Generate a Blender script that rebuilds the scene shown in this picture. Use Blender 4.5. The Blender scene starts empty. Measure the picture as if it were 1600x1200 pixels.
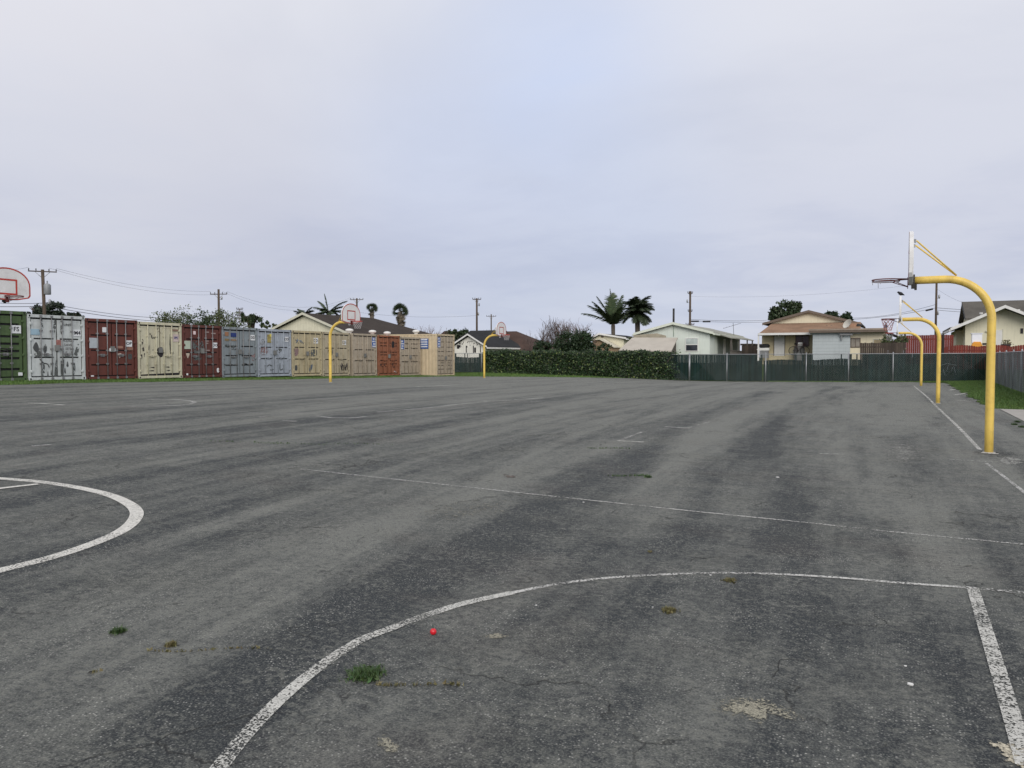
import bpy, math, random
import numpy as np
from mathutils import Vector
random.seed(7); rng=np.random.default_rng(11)
sc=bpy.context.scene; COL=sc.collection
# ---------------------------------------------------------------- camera model (x across the court, y along it)
TH=math.atan(.5); S_,C_=math.sin(TH),math.cos(TH)
PIT=math.radians(2.0); FOC=1200.; EYE=1.65
Rv=(C_,S_,0.); Fv=(-S_*math.cos(PIT),C_*math.cos(PIT),-math.sin(PIT)); Uv=(-S_*math.sin(PIT),C_*math.sin(PIT),math.cos(PIT))
def ray(px,py):
    a=(px-800)/FOC; b=(600-py)/FOC
    return tuple(Fv[i]+a*Rv[i]+b*Uv[i] for i in range(3))
def V(px,py,v):                 # picture point on the upright plane y=v
    d=ray(px,py); t=v/d[1]; return (d[0]*t, EYE+d[2]*t)
def U(px,py,u):                 # picture point on the upright plane x=u
    d=ray(px,py); t=u/d[0]; return (d[1]*t, EYE+d[2]*t)
def D(px,py,Y):                 # picture point at depth Y
    d=ray(px,py); t=Y/(d[1]*C_-d[0]*S_); return (d[0]*t,d[1]*t,EYE+d[2]*t)
def sst(a,b,x):
    t=np.clip((np.asarray(x,float)-a)/(b-a),0,1); return t*t*(3-2*t)
def g(x,y):
    x=np.asarray(x,float); y=np.asarray(y,float)
    A=np.interp(y,[0,17.8,45,57,80],[.9,.75,.37,.33,.33])
    s=np.clip(-x/29.4,0,1.05)
    z=A*s**1.5
    z=z-.17*np.exp(-((x+13)/7.)**2-((y-56)/9.)**2)+.22*np.exp(-((x-8)/6.)**2-((y-58)/11.)**2)
    z=z+1.1*sst(57.4,63,y)
    z=z+.5*sst(-36,-40,x)*0
    return z
def gz(x,y): return float(g(x,y))
def G(px,py):                   # picture point on the ground
    d=ray(px,py); t=1.
    lo,hi=.5,400.
    for i in range(60):
        m=(lo+hi)/2
        x,y,z=d[0]*m,d[1]*m,EYE+d[2]*m
        h=gz(x,y) if y<57.3 else 0
        if z>h: lo=m
        else: hi=m
    return (d[0]*lo,d[1]*lo)
# ---------------------------------------------------------------- mesh building
class MB:
    def __init__(s): s.v=[];s.f=[];s.sm=[]
    def quad(s,*p,smooth=False):
        n=len(s.v); s.v+= [tuple(q) for q in p]; s.f.append(tuple(range(n,n+len(p)))); s.sm.append(smooth)
        return s
    def box(s,x0,y0,z0,x1,y1,z1,bev=0):
        x0,x1=min(x0,x1),max(x0,x1);y0,y1=min(y0,y1),max(y0,y1);z0,z1=min(z0,z1),max(z0,z1)
        n=len(s.v)
        s.v+=[(x0,y0,z0),(x1,y0,z0),(x1,y1,z0),(x0,y1,z0),(x0,y0,z1),(x1,y0,z1),(x1,y1,z1),(x0,y1,z1)]
        for q in((0,3,2,1),(4,5,6,7),(0,1,5,4),(1,2,6,5),(2,3,7,6),(3,0,4,7)): s.f.append(tuple(n+i for i in q)); s.sm.append(False)
        return s
    def prism(s,pts,off):       # polygon pts extruded by off
        n=len(s.v);k=len(pts)
        s.v+=[tuple(p) for p in pts]+[tuple(p[i]+off[i] for i in range(3)) for p in pts]
        s.f.append(tuple(range(n,n+k)));s.sm.append(False)
        s.f.append(tuple(range(n+2*k-1,n+k-1,-1)));s.sm.append(False)
        for i in range(k):
            j=(i+1)%k; s.f.append((n+j,n+i,n+k+i,n+k+j));s.sm.append(False)
        return s
    def tube(s,pts,r,seg=8,cap=True,smooth=True):
        P=[Vector(p) for p in pts]; R=r if hasattr(r,'__len__') else [r]*len(P)
        n0=len(s.v); up=Vector((0,0,1)); pn=None
        for i,p in enumerate(P):
            t=(P[min(i+1,len(P)-1)]-P[max(i-1,0)]).normalized()
            if pn is None:
                a=Vector((0,0,1)) if abs(t.z)<.9 else Vector((1,0,0))
                pn=(a-t*a.dot(t)).normalized()
            else: pn=(pn-t*pn.dot(t)).normalized()
            b=t.cross(pn)
            for k in range(seg):
                an=2*math.pi*k/seg; q=p+(pn*math.cos(an)+b*math.sin(an))*R[i]; s.v.append(tuple(q))
        for i in range(len(P)-1):
            for k in range(seg):
                a=n0+i*seg+k;b_=n0+i*seg+(k+1)%seg
                s.f.append((a,b_,b_+seg,a+seg));s.sm.append(smooth)
        if cap:
            s.f.append(tuple(n0+k for k in range(seg-1,-1,-1)));s.sm.append(False)
            m=n0+(len(P)-1)*seg; s.f.append(tuple(m+k for k in range(seg)));s.sm.append(False)
        return s
    def lathe(s,c,prof,seg=16,smooth=True):   # prof: (r,z)
        n0=len(s.v)
        for r,z in prof:
            for k in range(seg):
                an=2*math.pi*k/seg; s.v.append((c[0]+r*math.cos(an),c[1]+r*math.sin(an),c[2]+z))
        for i in range(len(prof)-1):
            for k in range(seg):
                a=n0+i*seg+k;b_=n0+i*seg+(k+1)%seg
                s.f.append((a,b_,b_+seg,a+seg));s.sm.append(smooth)
        return s
    def raw(s,vs,fs,smooth=False):
        n=len(s.v); s.v+=[tuple(map(float,p)) for p in vs]; s.f+=[tuple(int(i)+n for i in f) for f in fs]; s.sm+=[smooth]*len(fs); return s
WL={}
def tag(o,label=None,cat=None,group=None,kind=None):
    if label:o['label']=label
    if cat:o['category']=cat
    if group:o['group']=group
    if kind:o['kind']=kind
    return o
def thing(name,label,cat,loc,group=None):
    o=bpy.data.objects.new(name,None);COL.objects.link(o);o.location=loc;o.empty_display_size=.3
    WL[o.name]=Vector(loc); return tag(o,label,cat,group)
def obj(name,mb,mat,parent=None,origin=None,**kw):
    base=Vector((0,0,0))
    if parent is not None: base=WL[parent.name]
    if origin is not None: base=Vector(origin)
    me=bpy.data.meshes.new(name)
    me.from_pydata([(p[0]-base.x,p[1]-base.y,p[2]-base.z) for p in mb.v],[],mb.f)
    me.polygons.foreach_set('use_smooth',mb.sm); me.materials.append(mat); me.update()
    o=bpy.data.objects.new(name,me);COL.objects.link(o)
    if parent is not None: o.parent=parent; WL[o.name]=base.copy()
    else: o.location=base; WL[o.name]=base.copy()
    if parent is not None and origin is not None: raise Exception
    for k,v in kw.items(): o[k]=v
    return o
def struct(name,mb,mat): return tag(obj(name,mb,mat),kind='structure')
# ---------------------------------------------------------------- materials
def newmat(name):
    m=bpy.data.materials.new(name);m.use_nodes=True;nt=m.node_tree;nt.nodes.clear()
    o=nt.nodes.new('ShaderNodeOutputMaterial');b=nt.nodes.new('ShaderNodeBsdfPrincipled');nt.links.new(b.outputs[0],o.inputs[0])
    return m,nt,b,o
class N:
    def __init__(s,nt): s.nt=nt
    def n(s,t,**kw):
        x=s.nt.nodes.new('ShaderNode'+t)
        for k,v in kw.items(): setattr(x,k,v)
        return x
    def l(s,a,b): s.nt.links.new(a,b)
    def setin(s,i,v):
        if hasattr(v,'is_output') or hasattr(v,'links'): s.l(v,i)
        else: i.default_value=v
    def pos(s): return s.n('NewGeometry').outputs['Position']
    def mapp(s,vec,scale=(1,1,1),rot=(0,0,0),loc=(0,0,0)):
        m=s.n('Mapping'); s.l(vec,m.inputs[0]); m.inputs['Scale'].default_value=scale; m.inputs['Rotation'].default_value=rot; m.inputs['Location'].default_value=loc; return m.outputs[0]
    def noise(s,vec,scale,detail=4,rough=.55,dist=0):
        x=s.n('TexNoise'); s.l(vec,x.inputs['Vector']); x.inputs['Scale'].default_value=scale;x.inputs['Detail'].default_value=detail;x.inputs['Roughness'].default_value=rough;x.inputs['Distortion'].default_value=dist
        return x.outputs['Fac']
    def voro(s,vec,scale,feat='F1',out='Distance'):
        x=s.n('TexVoronoi',feature=feat); s.l(vec,x.inputs['Vector']); x.inputs['Scale'].default_value=scale; return x.outputs[out]
    def rng(s,v,a,b,c=0,d=1,smooth=False):
        x=s.n('MapRange'); x.clamp=True
        if smooth: x.interpolation_type='SMOOTHSTEP'
        s.setin(x.inputs[0],v)
        for i,q in enumerate((a,b,c,d)): s.setin(x.inputs[i+1],q)
        return x.outputs[0]
    def math(s,op,a,b=0.,c=None):
        x=s.n('Math',operation=op); s.setin(x.inputs[0],a); s.setin(x.inputs[1],b)
        if c is not None: s.setin(x.inputs[2],c)
        return x.outputs[0]
    def mix(s,f,a,b,bt='MIX'):
        x=s.n('Mix',data_type='RGBA',blend_type=bt)
        s.setin(x.inputs[0],f); 
        for i,q in((6,a),(7,b)):
            if isinstance(q,tuple): x.inputs[i].default_value=q if len(q)==4 else (*q,1)
            else: s.l(q,x.inputs[i])
        return x.outputs[2]
    def bump(s,h,strength,dist,b):
        x=s.n('Bump'); x.inputs['Strength'].default_value=strength; x.inputs['Distance'].default_value=dist; s.l(h,x.inputs['Height']); s.l(x.outputs[0],b.inputs['Normal'])
def mul(c,k): return tuple(min(1,x*k) for x in c)
def M(name,col,rough=.75,metal=0,var=.25,scale=1.5,dirt=0,dirtcol=(.05,.045,.04),rust=0,rustcol=(.12,.045,.02),streak=0,bump=0,bscale=20,spec=.4,island=0,dirtscale=2.5):
    m,nt,b,o=newmat(name);n=N(nt);p=n.pos()
    f=n.rng(n.noise(p,scale,6,.6),.3,.7)
    c=n.mix(f,mul(col,1-var),mul(col,1+var))
    if streak:
        st=n.noise(n.mapp(p,(6,6,.35)),1.5,5,.6)
        c=n.mix(n.rng(st,.5,.75,0,streak),c,dirtcol)
    if dirt:
        d=n.noise(p,dirtscale,8,.7,.4)
        c=n.mix(n.rng(d,.5,.72,0,dirt),c,dirtcol)
    if rust:
        d=n.noise(n.mapp(p,(1,1,.6)),3.3,10,.72)
        c=n.mix(n.rng(d,.66-rust*.2,.69-rust*.2,0,.9),c,rustcol)
    if island:
        r=n.n('NewGeometry').outputs['Random Per Island']
        x=n.n('HueSaturation'); n.l(n.rng(r,0,1,.48,.53),x.inputs['Hue']); n.l(n.rng(r,0,1,1-island,1+island),x.inputs['Value']); n.l(c,x.inputs['Color']); c=x.outputs[0]
    n.l(c,b.inputs['Base Color']); b.inputs['Roughness'].default_value=rough;b.inputs['Metallic'].default_value=metal;b.inputs['Specular IOR Level'].default_value=spec
    if bump: n.bump(n.noise(p,bscale,4),bump,.02,b)
    return m
def shingle(name,col):
    m,nt,b,o=newmat(name);n=N(nt);p=n.pos()
    br=n.n('TexBrick'); n.l(n.mapp(p,(1,1,1),(math.radians(90),0,0)),br.inputs[0])
    x=n.noise(p,.8,5,.6);y=n.noise(p,14,2)
    c=n.mix(n.rng(x,.3,.7),mul(col,.75),mul(col,1.25)); c=n.mix(n.rng(y,.35,.65,0,.5),c,mul(col,.55))
    sx=n.n('SeparateXYZ'); n.l(p,sx.inputs[0]); w=n.math('FRACT',n.math('MULTIPLY',sx.outputs[2],14.))
    c=n.mix(n.rng(w,0,.18,.45,0),c,mul(col,.4))
    nt.nodes.remove(br)
    n.l(c,b.inputs['Base Color']); b.inputs['Roughness'].default_value=.95;b.inputs['Specular IOR Level'].default_value=.15
    return m
def planks(name,col,width=.15,var=.35):   # vertical boards, upright plane facing -y
    m,nt,b,o=newmat(name);n=N(nt);p=n.pos()
    sx=n.n('SeparateXYZ'); n.l(p,sx.inputs[0]); q=n.math('DIVIDE',n.math('ADD',sx.outputs[0],sx.outputs[1]),width)
    fr=n.math('FRACT',q); fl=n.math('FLOOR',q)
    wn=n.n('TexWhiteNoise',noise_dimensions='1D'); n.l(fl,wn.inputs['W'])
    c=n.mix(wn.outputs['Value'],mul(col,1-var),mul(col,1+var))
    c=n.mix(n.rng(n.noise(n.mapp(p,(8,8,.8)),3,6),.35,.7,0,.6),c,mul(col,.5))
    c=n.mix(n.rng(fr,.03,.08,.85,0),c,mul(col,.15))
    n.l(c,b.inputs['Base Color']); b.inputs['Roughness'].default_value=.85
    return m
def siding(name,col,pitch=.2,var=.12,axis=2,depth=.5):
    m,nt,b,o=newmat(name);n=N(nt);p=n.pos()
    sx=n.n('SeparateXYZ'); n.l(p,sx.inputs[0])
    q=sx.outputs[2] if axis==2 else n.math('ADD',sx.outputs[0],sx.outputs[1])
    fr=n.math('FRACT',n.math('DIVIDE',q,pitch))
    c=n.mix(n.rng(n.noise(p,1.2,7,.65),.3,.7),mul(col,1-var),mul(col,1+var))
    c=n.mix(n.rng(fr,.02,.12,depth,0),c,mul(col,.3))
    c=n.mix(n.rng(n.noise(n.mapp(p,(5,5,.4)),2,6,.6),.52,.75,0,.3),c,mul(col,.45))
    n.l(c,b.inputs['Base Color']); b.inputs['Roughness'].default_value=.8
    n.bump(fr,.3,.02,b)
    return m
def paintmat(name,col,wear=.5,scale=60):   # court paint, worn through
    m,nt,b,o=newmat(name);n=N(nt);p=n.pos()
    a=n.noise(p,scale,3,.6); c=n.noise(p,2.2,4,.6); d=n.voro(p,scale*1.3)
    t=n.math('ADD',n.math('MULTIPLY',a,.8),n.math('ADD',n.math('MULTIPLY',c,.45),n.math('MULTIPLY',d,.12)))
    al=n.rng(t,.42+wear*.28,.50+wear*.28)
    cc=n.mix(n.rng(n.noise(p,25,5),.3,.7),mul(col,.7),col)
    n.l(cc,b.inputs['Base Color']); b.inputs['Roughness'].default_value=.8; n.l(al,b.inputs['Alpha'])
    return m
def leafmat(name,col,island=.5,trans=.0):
    m,nt,b,o=newmat(name);n=N(nt)
    r=n.n('NewGeometry').outputs['Random Per Island']
    x=n.n('HueSaturation'); x.inputs['Color'].default_value=(*col,1); n.l(n.rng(r,0,1,.47,.53),x.inputs['Hue']); n.l(n.rng(n.math('FRACT',n.math('MULTIPLY',r,7.3)),0,1,1-island,1+island),x.inputs['Value'])
    n.l(x.outputs[0],b.inputs['Base Color']); b.inputs['Roughness'].default_value=.5; b.inputs['Specular IOR Level'].default_value=.35
    return m
# ---------------------------------------------------------------- foliage
def cards(mb,P,size,up=.0,asp=1.6,nrm=None):
    """leaf shaped quads (4 verts) at points P"""
    P=np.asarray(P,float); n=len(P)
    a=rng.normal(size=(n,3)); 
    if nrm is not None: a=a*.7+np.asarray(nrm)
    a/=np.linalg.norm(a,axis=1)[:,None]
    b=rng.normal(size=(n,3)); b[:,2]+=up; b-=a*(a*b).sum(1)[:,None]; b/=np.linalg.norm(b,axis=1)[:,None]
    c=np.cross(a,b); s=size*rng.uniform(.6,1.3,n)[:,None]
    v=np.stack([P-b*s*.5*asp, P+c*s*.5, P+b*s*.5*asp, P-c*s*.5],1).reshape(-1,3)
    f=np.arange(4*n).reshape(-1,4)
    mb.raw(v,f)
def clumps(mb,c,rad,ncl,nl,size,clr=.35,shell=.5,minz=-1.,**k):
    c=np.array(c);rad=np.array(rad);out=[]
    for i in range(ncl):
        d=rng.normal(size=3);d/=np.linalg.norm(d)
        if d[2]<minz: d[2]=-d[2]*.3
        q=c+d*rad*(shell+(1-shell)*rng.random()**.5)
        cr=rad.min()*clr*rng.uniform(.6,1.4)
        out.append(q+rng.normal(size=(nl,3))*cr*.55)
    cards(mb,np.concatenate(out),size,**k)
def branch(mb,p,d,L,r,depth,spread=.5,up=.15,seg=4,rmin=.006,tips=None,nb=3):
    p=Vector(p);d=Vector(d).normalized();pts=[p.copy()];rs=[r]
    for i in range(3):
        d=(d+Vector((random.gauss(0,.12),random.gauss(0,.12),random.gauss(0,.08)+up*.3))).normalized()
        p=p+d*L/3;pts.append(p.copy());rs.append(max(rmin,r*(1-.15*(i+1))))
    mb.tube(pts,rs,seg,cap=False)
    if tips is not None: tips.append(tuple(p))
    if depth<=0: return
    for k in range(random.randint(nb-1,nb+1)):
        s=pts[random.randint(1,3)]
        dd=(d+Vector((random.gauss(0,spread),random.gauss(0,spread),random.gauss(up,spread*.6)))).normalized()
        branch(mb,s,dd,L*random.uniform(.55,.8),max(rmin,r*.6),depth-1,spread,up,seg,rmin,tips,nb)
# ================================================================ materials used
m_yellow=M('yellow_paint',(.78,.55,.12),.42,0,.12,2.,dirt=.5,dirtcol=(.38,.25,.07),streak=.35,rust=.16,rustcol=(.22,.12,.05),spec=.5,bump=.1,bscale=40,dirtscale=6)
m_boardw=M('board_white',(.72,.71,.70),.5,0,.08,3,dirt=.3,dirtcol=(.35,.32,.3),dirtscale=4)
m_red=M('red_paint',(.45,.05,.035),.5,0,.2,4,dirt=.3,dirtcol=(.15,.04,.03))
m_rimred=M('rim_paint',(.16,.035,.03),.5,.2,.3,9)
m_steel=M('galvanised',(.36,.37,.38),.45,.6,.2,3,dirt=.2)
m_dark=M('dark_iron',(.03,.028,.027),.6,.2)
m_black=M('black_rubber',(.012,.012,.013),.7)
m_white=M('white_paint',(.72,.71,.68),.6,0,.08,2,dirt=.25,dirtcol=(.4,.38,.34))
m_net=M('net_cord',(.45,.42,.42),.8)
m_netred=M('net_red',(.5,.2,.18),.8)
m_wood=M('pole_wood',(.085,.062,.045),.9,0,.3,2)
m_woodg=M('weathered_wood',(.14,.125,.11),.9,0,.3,2)
m_glass=M('window_glass',(.03,.035,.045),.12,0,.3,2,spec=.6)
m_bark=M('bark',(.075,.055,.042),.95,0,.3,6)
m_twig=M('twigs',(.115,.085,.075),.95,0,.3,6)
# ================================================================ ground
def gridsheet(xs,ys,dz,mask=None):
    X,Y=np.meshgrid(xs,ys,indexing='ij'); Z=g(X,Y)+dz
    v=np.stack([X,Y,Z],-1).reshape(-1,3); nx,ny=len(xs),len(ys)
    i,j=np.meshgrid(np.arange(nx-1),np.arange(ny-1),indexing='ij')
    a=(i*ny+j).ravel(); f=np.stack([a,a+ny,a+ny+1,a+1],1)
    return v,f
def axis(parts):
    o=[]
    for a,b,s in parts: o+=list(np.arange(a,b-1e-6,s))
    o.append(parts[-1][1]); return np.array(o)
xs=axis([(-900,-200,100),(-200,-60,20),(-60,-27.6,1.2),(-27.6,12,.8),(12,60,6),(60,900,120)])
ys=axis([(-60,0,10),(0,62,.8),(62,110,6),(110,300,38),(300,1400,220)])
v,f=gridsheet(xs,ys,-.03); mb=MB(); mb.raw(v,f,True)
m,nt,b,o=newmat('grass_soil');n=N(nt);p=n.pos()
c=n.mix(n.rng(n.noise(p,1.3,6,.6),.3,.7),(.028,.05,.012),(.05,.085,.018)); c=n.mix(n.rng(n.noise(p,.35,4),.52,.7,0,.6),c,(.09,.085,.045)); c=n.mix(n.rng(n.noise(p,30,3),.4,.7,0,.5),c,(.02,.03,.01))
n.l(c,b.inputs['Base Color']);b.inputs['Roughness'].default_value=1;b.inputs['Specular IOR Level'].default_value=.1
struct('ground',mb,m)
# asphalt court -------------------------------------------------
def redge(y): return 2.75+.10*math.sin(y*1.3)+.07*math.sin(y*3.1+1)+(.42 if y<28.8 else 0)
ledge=-27.6
cs=.2
ax=np.arange(-27.6,2.61,cs); ay=np.concatenate([np.arange(-6,1,.5),np.arange(1,56.5,cs)])
X,Y=np.meshgrid(ax,ay,indexing='ij')
X=X.copy();Y=Y.copy()
e=np.array([redge(t) for t in ay])
wgt=np.clip((ax-1.4)/(ax[-1]-1.4),0,1)[:,None]; X+= wgt*(e[None,:]-ax[-1])
le=np.array([.12*math.sin(t*.9)+.08*math.sin(t*2.7) for t in ay]); wl=np.clip((-25.8-ax)/(1.8),0,1)[:,None]; X+=wl*le[None,:]
# far edge: bends towards the camera at the left, in front of the ivy and fence
def fedge(x): return float(np.interp(x,[-28,-27,-21,-18,0.9,1.6,2.9],[45.2,45.8,52.6,55.9,55.9,54.2,53.2]))+.05*math.sin(x*2.1)
fe=np.array([fedge(t) for t in ax]); 
top=Y[0,-1]; sf=np.where(Y>30,(30+(Y-30)*(fe[:,None]-30)/(top-30)),Y); Y=sf
Z=g(X,Y)
bands=[ # (picture polyline, half width m, wear value)
 ([(-60,800),(150,770),(270,742),(400,722),(560,697),(740,645),(900,617),(1050,604)],.5,-.8),
 ([(330,1130),(450,1050),(560,950),(640,885),(730,850),(800,805),(880,760),(960,722),(1020,690),(1080,655),(1200,612)],.42,-1.0),
 ([(1235,860),(1235,800),(1222,740),(1200,700),(1205,660),(1250,625),(1310,604)],.28,-.9),
 ([(1080,860),(1110,790),(1130,740),(1170,690),(1235,650),(1330,610)],.35,-.7),
 ([(-20,655),(200,643),(420,625),(700,606)],.9,-.5),
 ([(-20,700),(160,690),(420,665),(640,640),(800,622)],.5,-.6),
 ([(300,690),(560,655),(740,632),(900,612)],.35,-.6),
 ([(560,655),(800,645),(1000,622),(1150,606)],.35,-.5),
 ([(1460,1000),(1300,960),(1120,930),(960,960),(820,1060),(760,1250)],1.0,-.55),
 ([(900,870),(1050,830),(1200,840)],.7,-.6),
 ([(1270,790),(1330,815),(1390,860)],.25,-.5),
 ([(0,880),(160,850),(330,840)],.35,-.35),
 ([(-40,930),(120,915),(300,905),(480,850)],.3,-.4),
 ([(150,1110),(330,985),(560,850),(650,800),(800,745),(900,705),(960,690)],.5,.75),
 ([(0,1010),(200,930),(420,860),(560,820)],.5,.55),
 ([(980,830),(1035,740),(1075,690),(1160,650),(1260,610)],.35,.75),
 ([(1160,860),(1160,760),(1165,720),(1200,760)],.3,.4),
 ([(1440,900),(1430,800),(1400,740),(1370,690),(1370,640),(1390,605)],.6,.45),
 ([(1480,800),(1560,760),(1600,745)],.5,.5),
 ([(-20,735),(260,705),(520,675),(760,622),(1000,600)],.4,.5),
 ([(430,735),(560,705),(700,665),(900,632),(1090,606)],.4,.5),
 ([(0,680),(300,660),(600,625)],.5,.4),
 ([(800,1200),(900,1050),(1000,990)],.4,.3),
 ([(1250,1200),(1330,1050),(1430,950)],.5,.3),
 ([(200,1250),(330,1080)],.4,-.5),
]
Wr=np.zeros_like(X)
for pl,w,val in bands:
    q=np.array([G(*t) for t in pl]); dmin=np.full(X.shape,1e9)
    # smooth the polyline
    t=np.linspace(0,len(q)-1,len(q)*6); q=np.stack([np.interp(t,np.arange(len(q)),q[:,k]) for k in(0,1)],1)
    for k in range(3): q[1:-1]=(q[:-2]+q[1:-1]*2+q[2:])/4
    for a_,b_ in zip(q[:-1],q[1:]):
        d=b_-a_; L=max(1e-6,(d**2).sum()); tt=np.clip(((X-a_[0])*d[0]+(Y-a_[1])*d[1])/L,0,1)
        dmin=np.minimum(dmin,np.hypot(X-a_[0]-tt*d[0],Y-a_[1]-tt*d[1]))
    far=1+Y/60
    Wr+=val*np.exp(-(dmin/(.72*w*far))**2)
v=np.stack([X,Y,Z],-1).reshape(-1,3); nx,ny=X.shape
i,j=np.meshgrid(np.arange(nx-1),np.arange(ny-1),indexing='ij'); a=(i*ny+j).ravel(); f=np.stack([a,a+ny,a+ny+1,a+1],1)
mb=MB(); mb.raw(v,f,True)
# broken edge lip
m,nt,b,o=newmat('asphalt');n=N(nt);p=n.pos()
at=n.n('Attribute',attribute_name='wear').outputs['Fac']
pw=n.mapp(p,(1,1,0))
big=n.noise(n.mapp(p,(1,.35,0)),.55,6,.6,.6); med=n.noise(pw,2.3,7,.65,.3); fx_=n.n('Attribute',attribute_name='flow').outputs['Fac']; sy_=n.n('SeparateXYZ'); n.l(p,sy_.inputs[0]); cf=n.n('CombineXYZ'); n.l(fx_,cf.inputs[0]); n.l(n.math('MULTIPLY',sy_.outputs[1],.075),cf.inputs[1]); st=n.noise(cf.outputs[0],1.35,5,.62,.15); cf2=n.n('CombineXYZ'); n.l(fx_,cf2.inputs[0]); n.l(n.math('MULTIPLY',sy_.outputs[1],.10),cf2.inputs[1]); st2=n.noise(cf2.outputs[0],5.,4,.6,.1); st=n.math('ADD',n.math('MULTIPLY',st,.75),n.math('MULTIPLY',st2,.25))
t=n.math('ADD',n.math('MULTIPLY',at,.60),n.math('ADD',n.math('MULTIPLY',n.math('SUBTRACT',big,.5),.6),n.math('ADD',n.math('MULTIPLY',n.math('SUBTRACT',med,.5),.9),n.math('MULTIPLY',n.math('SUBTRACT',st,.5),4.0))))
ty=n.n('SeparateXYZ'); n.l(p,ty.inputs[0])
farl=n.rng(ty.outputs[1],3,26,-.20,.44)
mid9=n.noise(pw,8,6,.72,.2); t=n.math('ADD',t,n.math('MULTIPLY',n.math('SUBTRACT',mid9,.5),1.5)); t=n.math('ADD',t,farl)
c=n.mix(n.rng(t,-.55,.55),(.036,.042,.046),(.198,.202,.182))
# slight brown / green tints
c=n.mix(n.rng(n.noise(pw,.9,5,.6),.5,.72,0,.2),c,(.125,.122,.095)); c=n.mix(n.rng(n.noise(n.mapp(p,(1,1,0),(0,0,0),(9,4,0)),.5,5,.6),.55,.72,0,.3),c,(.11,.09,.08))
# aggregate: pale and dark stones
v1=n.n('TexVoronoi'); n.l(pw,v1.inputs['Vector']); v1.inputs['Scale'].default_value=68
sepc=n.n('SeparateColor'); n.l(v1.outputs['Color'],sepc.inputs[0])
stone=n.math('MULTIPLY',n.rng(sepc.outputs[0],.70,.76),n.rng(v1.outputs['Distance'],.25,.40,1,0))
clus=n.rng(n.noise(pw,2.0,6,.7),.42,.62,.06,1)
c=n.mix(n.math('MULTIPLY',n.math('MULTIPLY',stone,clus),.95),c,(.50,.49,.45))
fine=n.noise(pw,85,4,.75)
c=n.mix(n.rng(fine,.50,.68,0,.65),c,(.29,.29,.26)); c=n.mix(n.rng(fine,.34,.49,.7,0),c,(.016,.018,.021))
f2=n.noise(pw,22,5,.7); c=n.mix(n.rng(f2,.32,.49,.6,0),c,(.035,.036,.04)); c=n.mix(n.rng(n.math('ADD',f2,n.math('MULTIPLY',med,.35)),.68,.86,0,.7),c,(.2,.2,.175))
# hairline cracks
dv=n.n('VectorMath',operation='ADD'); n.l(pw,dv.inputs[0]); nz=n.n('TexNoise'); nz.inputs['Scale'].default_value=1.6; nz.inputs['Detail'].default_value=6; n.l(pw,nz.inputs['Vector'])
sv=n.n('VectorMath',operation='SCALE'); n.l(nz.outputs['Color'],sv.inputs[0]); sv.inputs['Scale'].default_value=1.6; n.l(sv.outputs[0],dv.inputs[1])
ce=n.voro(dv.outputs[0],.42,'DISTANCE_TO_EDGE'); crack=n.math('MULTIPLY',n.rng(ce,.0012,.006,1,0),n.rng(n.noise(pw,.9,3),.47,.56))
c=n.mix(n.math('MULTIPLY',crack,.6),c,(.02,.02,.02))
ce2=n.voro(dv.outputs[0],2.6,'DISTANCE_TO_EDGE'); cr2=n.math('MULTIPLY',n.rng(ce2,.004,.02,1,0),n.rng(n.noise(n.mapp(p,(1,1,0),(0,0,0),(3,7,0)),.8,4),.54,.62))
c=n.mix(n.math('MULTIPLY',cr2,.6),c,(.03,.03,.03))
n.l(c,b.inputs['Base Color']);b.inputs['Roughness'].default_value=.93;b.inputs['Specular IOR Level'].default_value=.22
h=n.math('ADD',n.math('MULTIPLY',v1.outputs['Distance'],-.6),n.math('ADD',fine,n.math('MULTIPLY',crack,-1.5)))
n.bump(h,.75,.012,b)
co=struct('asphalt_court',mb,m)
fl_=X+2.7*(1-np.exp(-np.clip(Y,0,99)/12.))*np.clip(.35+.65*(-X/4.),.2,1.2); fa=co.data.attributes.new('flow','FLOAT','POINT'); fa.data.foreach_set('value',fl_.reshape(-1).astype(np.float32))
at_=co.data.attributes.new('wear','FLOAT','POINT'); at_.data.foreach_set('value',Wr.reshape(-1).astype(np.float32))
# concrete path
mb=MB(); ys_=np.arange(4,28.9,.6)
v=[];fq=[]
for k,y in enumerate(ys_):
    for x in(2.95,4.55): v.append((x,y,gz(x,y)+.014))
fq=[(2*k,2*k+1,2*k+3,2*k+2) for k in range(len(ys_)-1)]
mb.raw(v,fq); struct('concrete_path',mb,M('path_concrete',(.36,.34,.31),.9,0,.12,3,dirt=.35,dirtcol=(.2,.18,.15),bump=.3,bscale=60))
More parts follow.
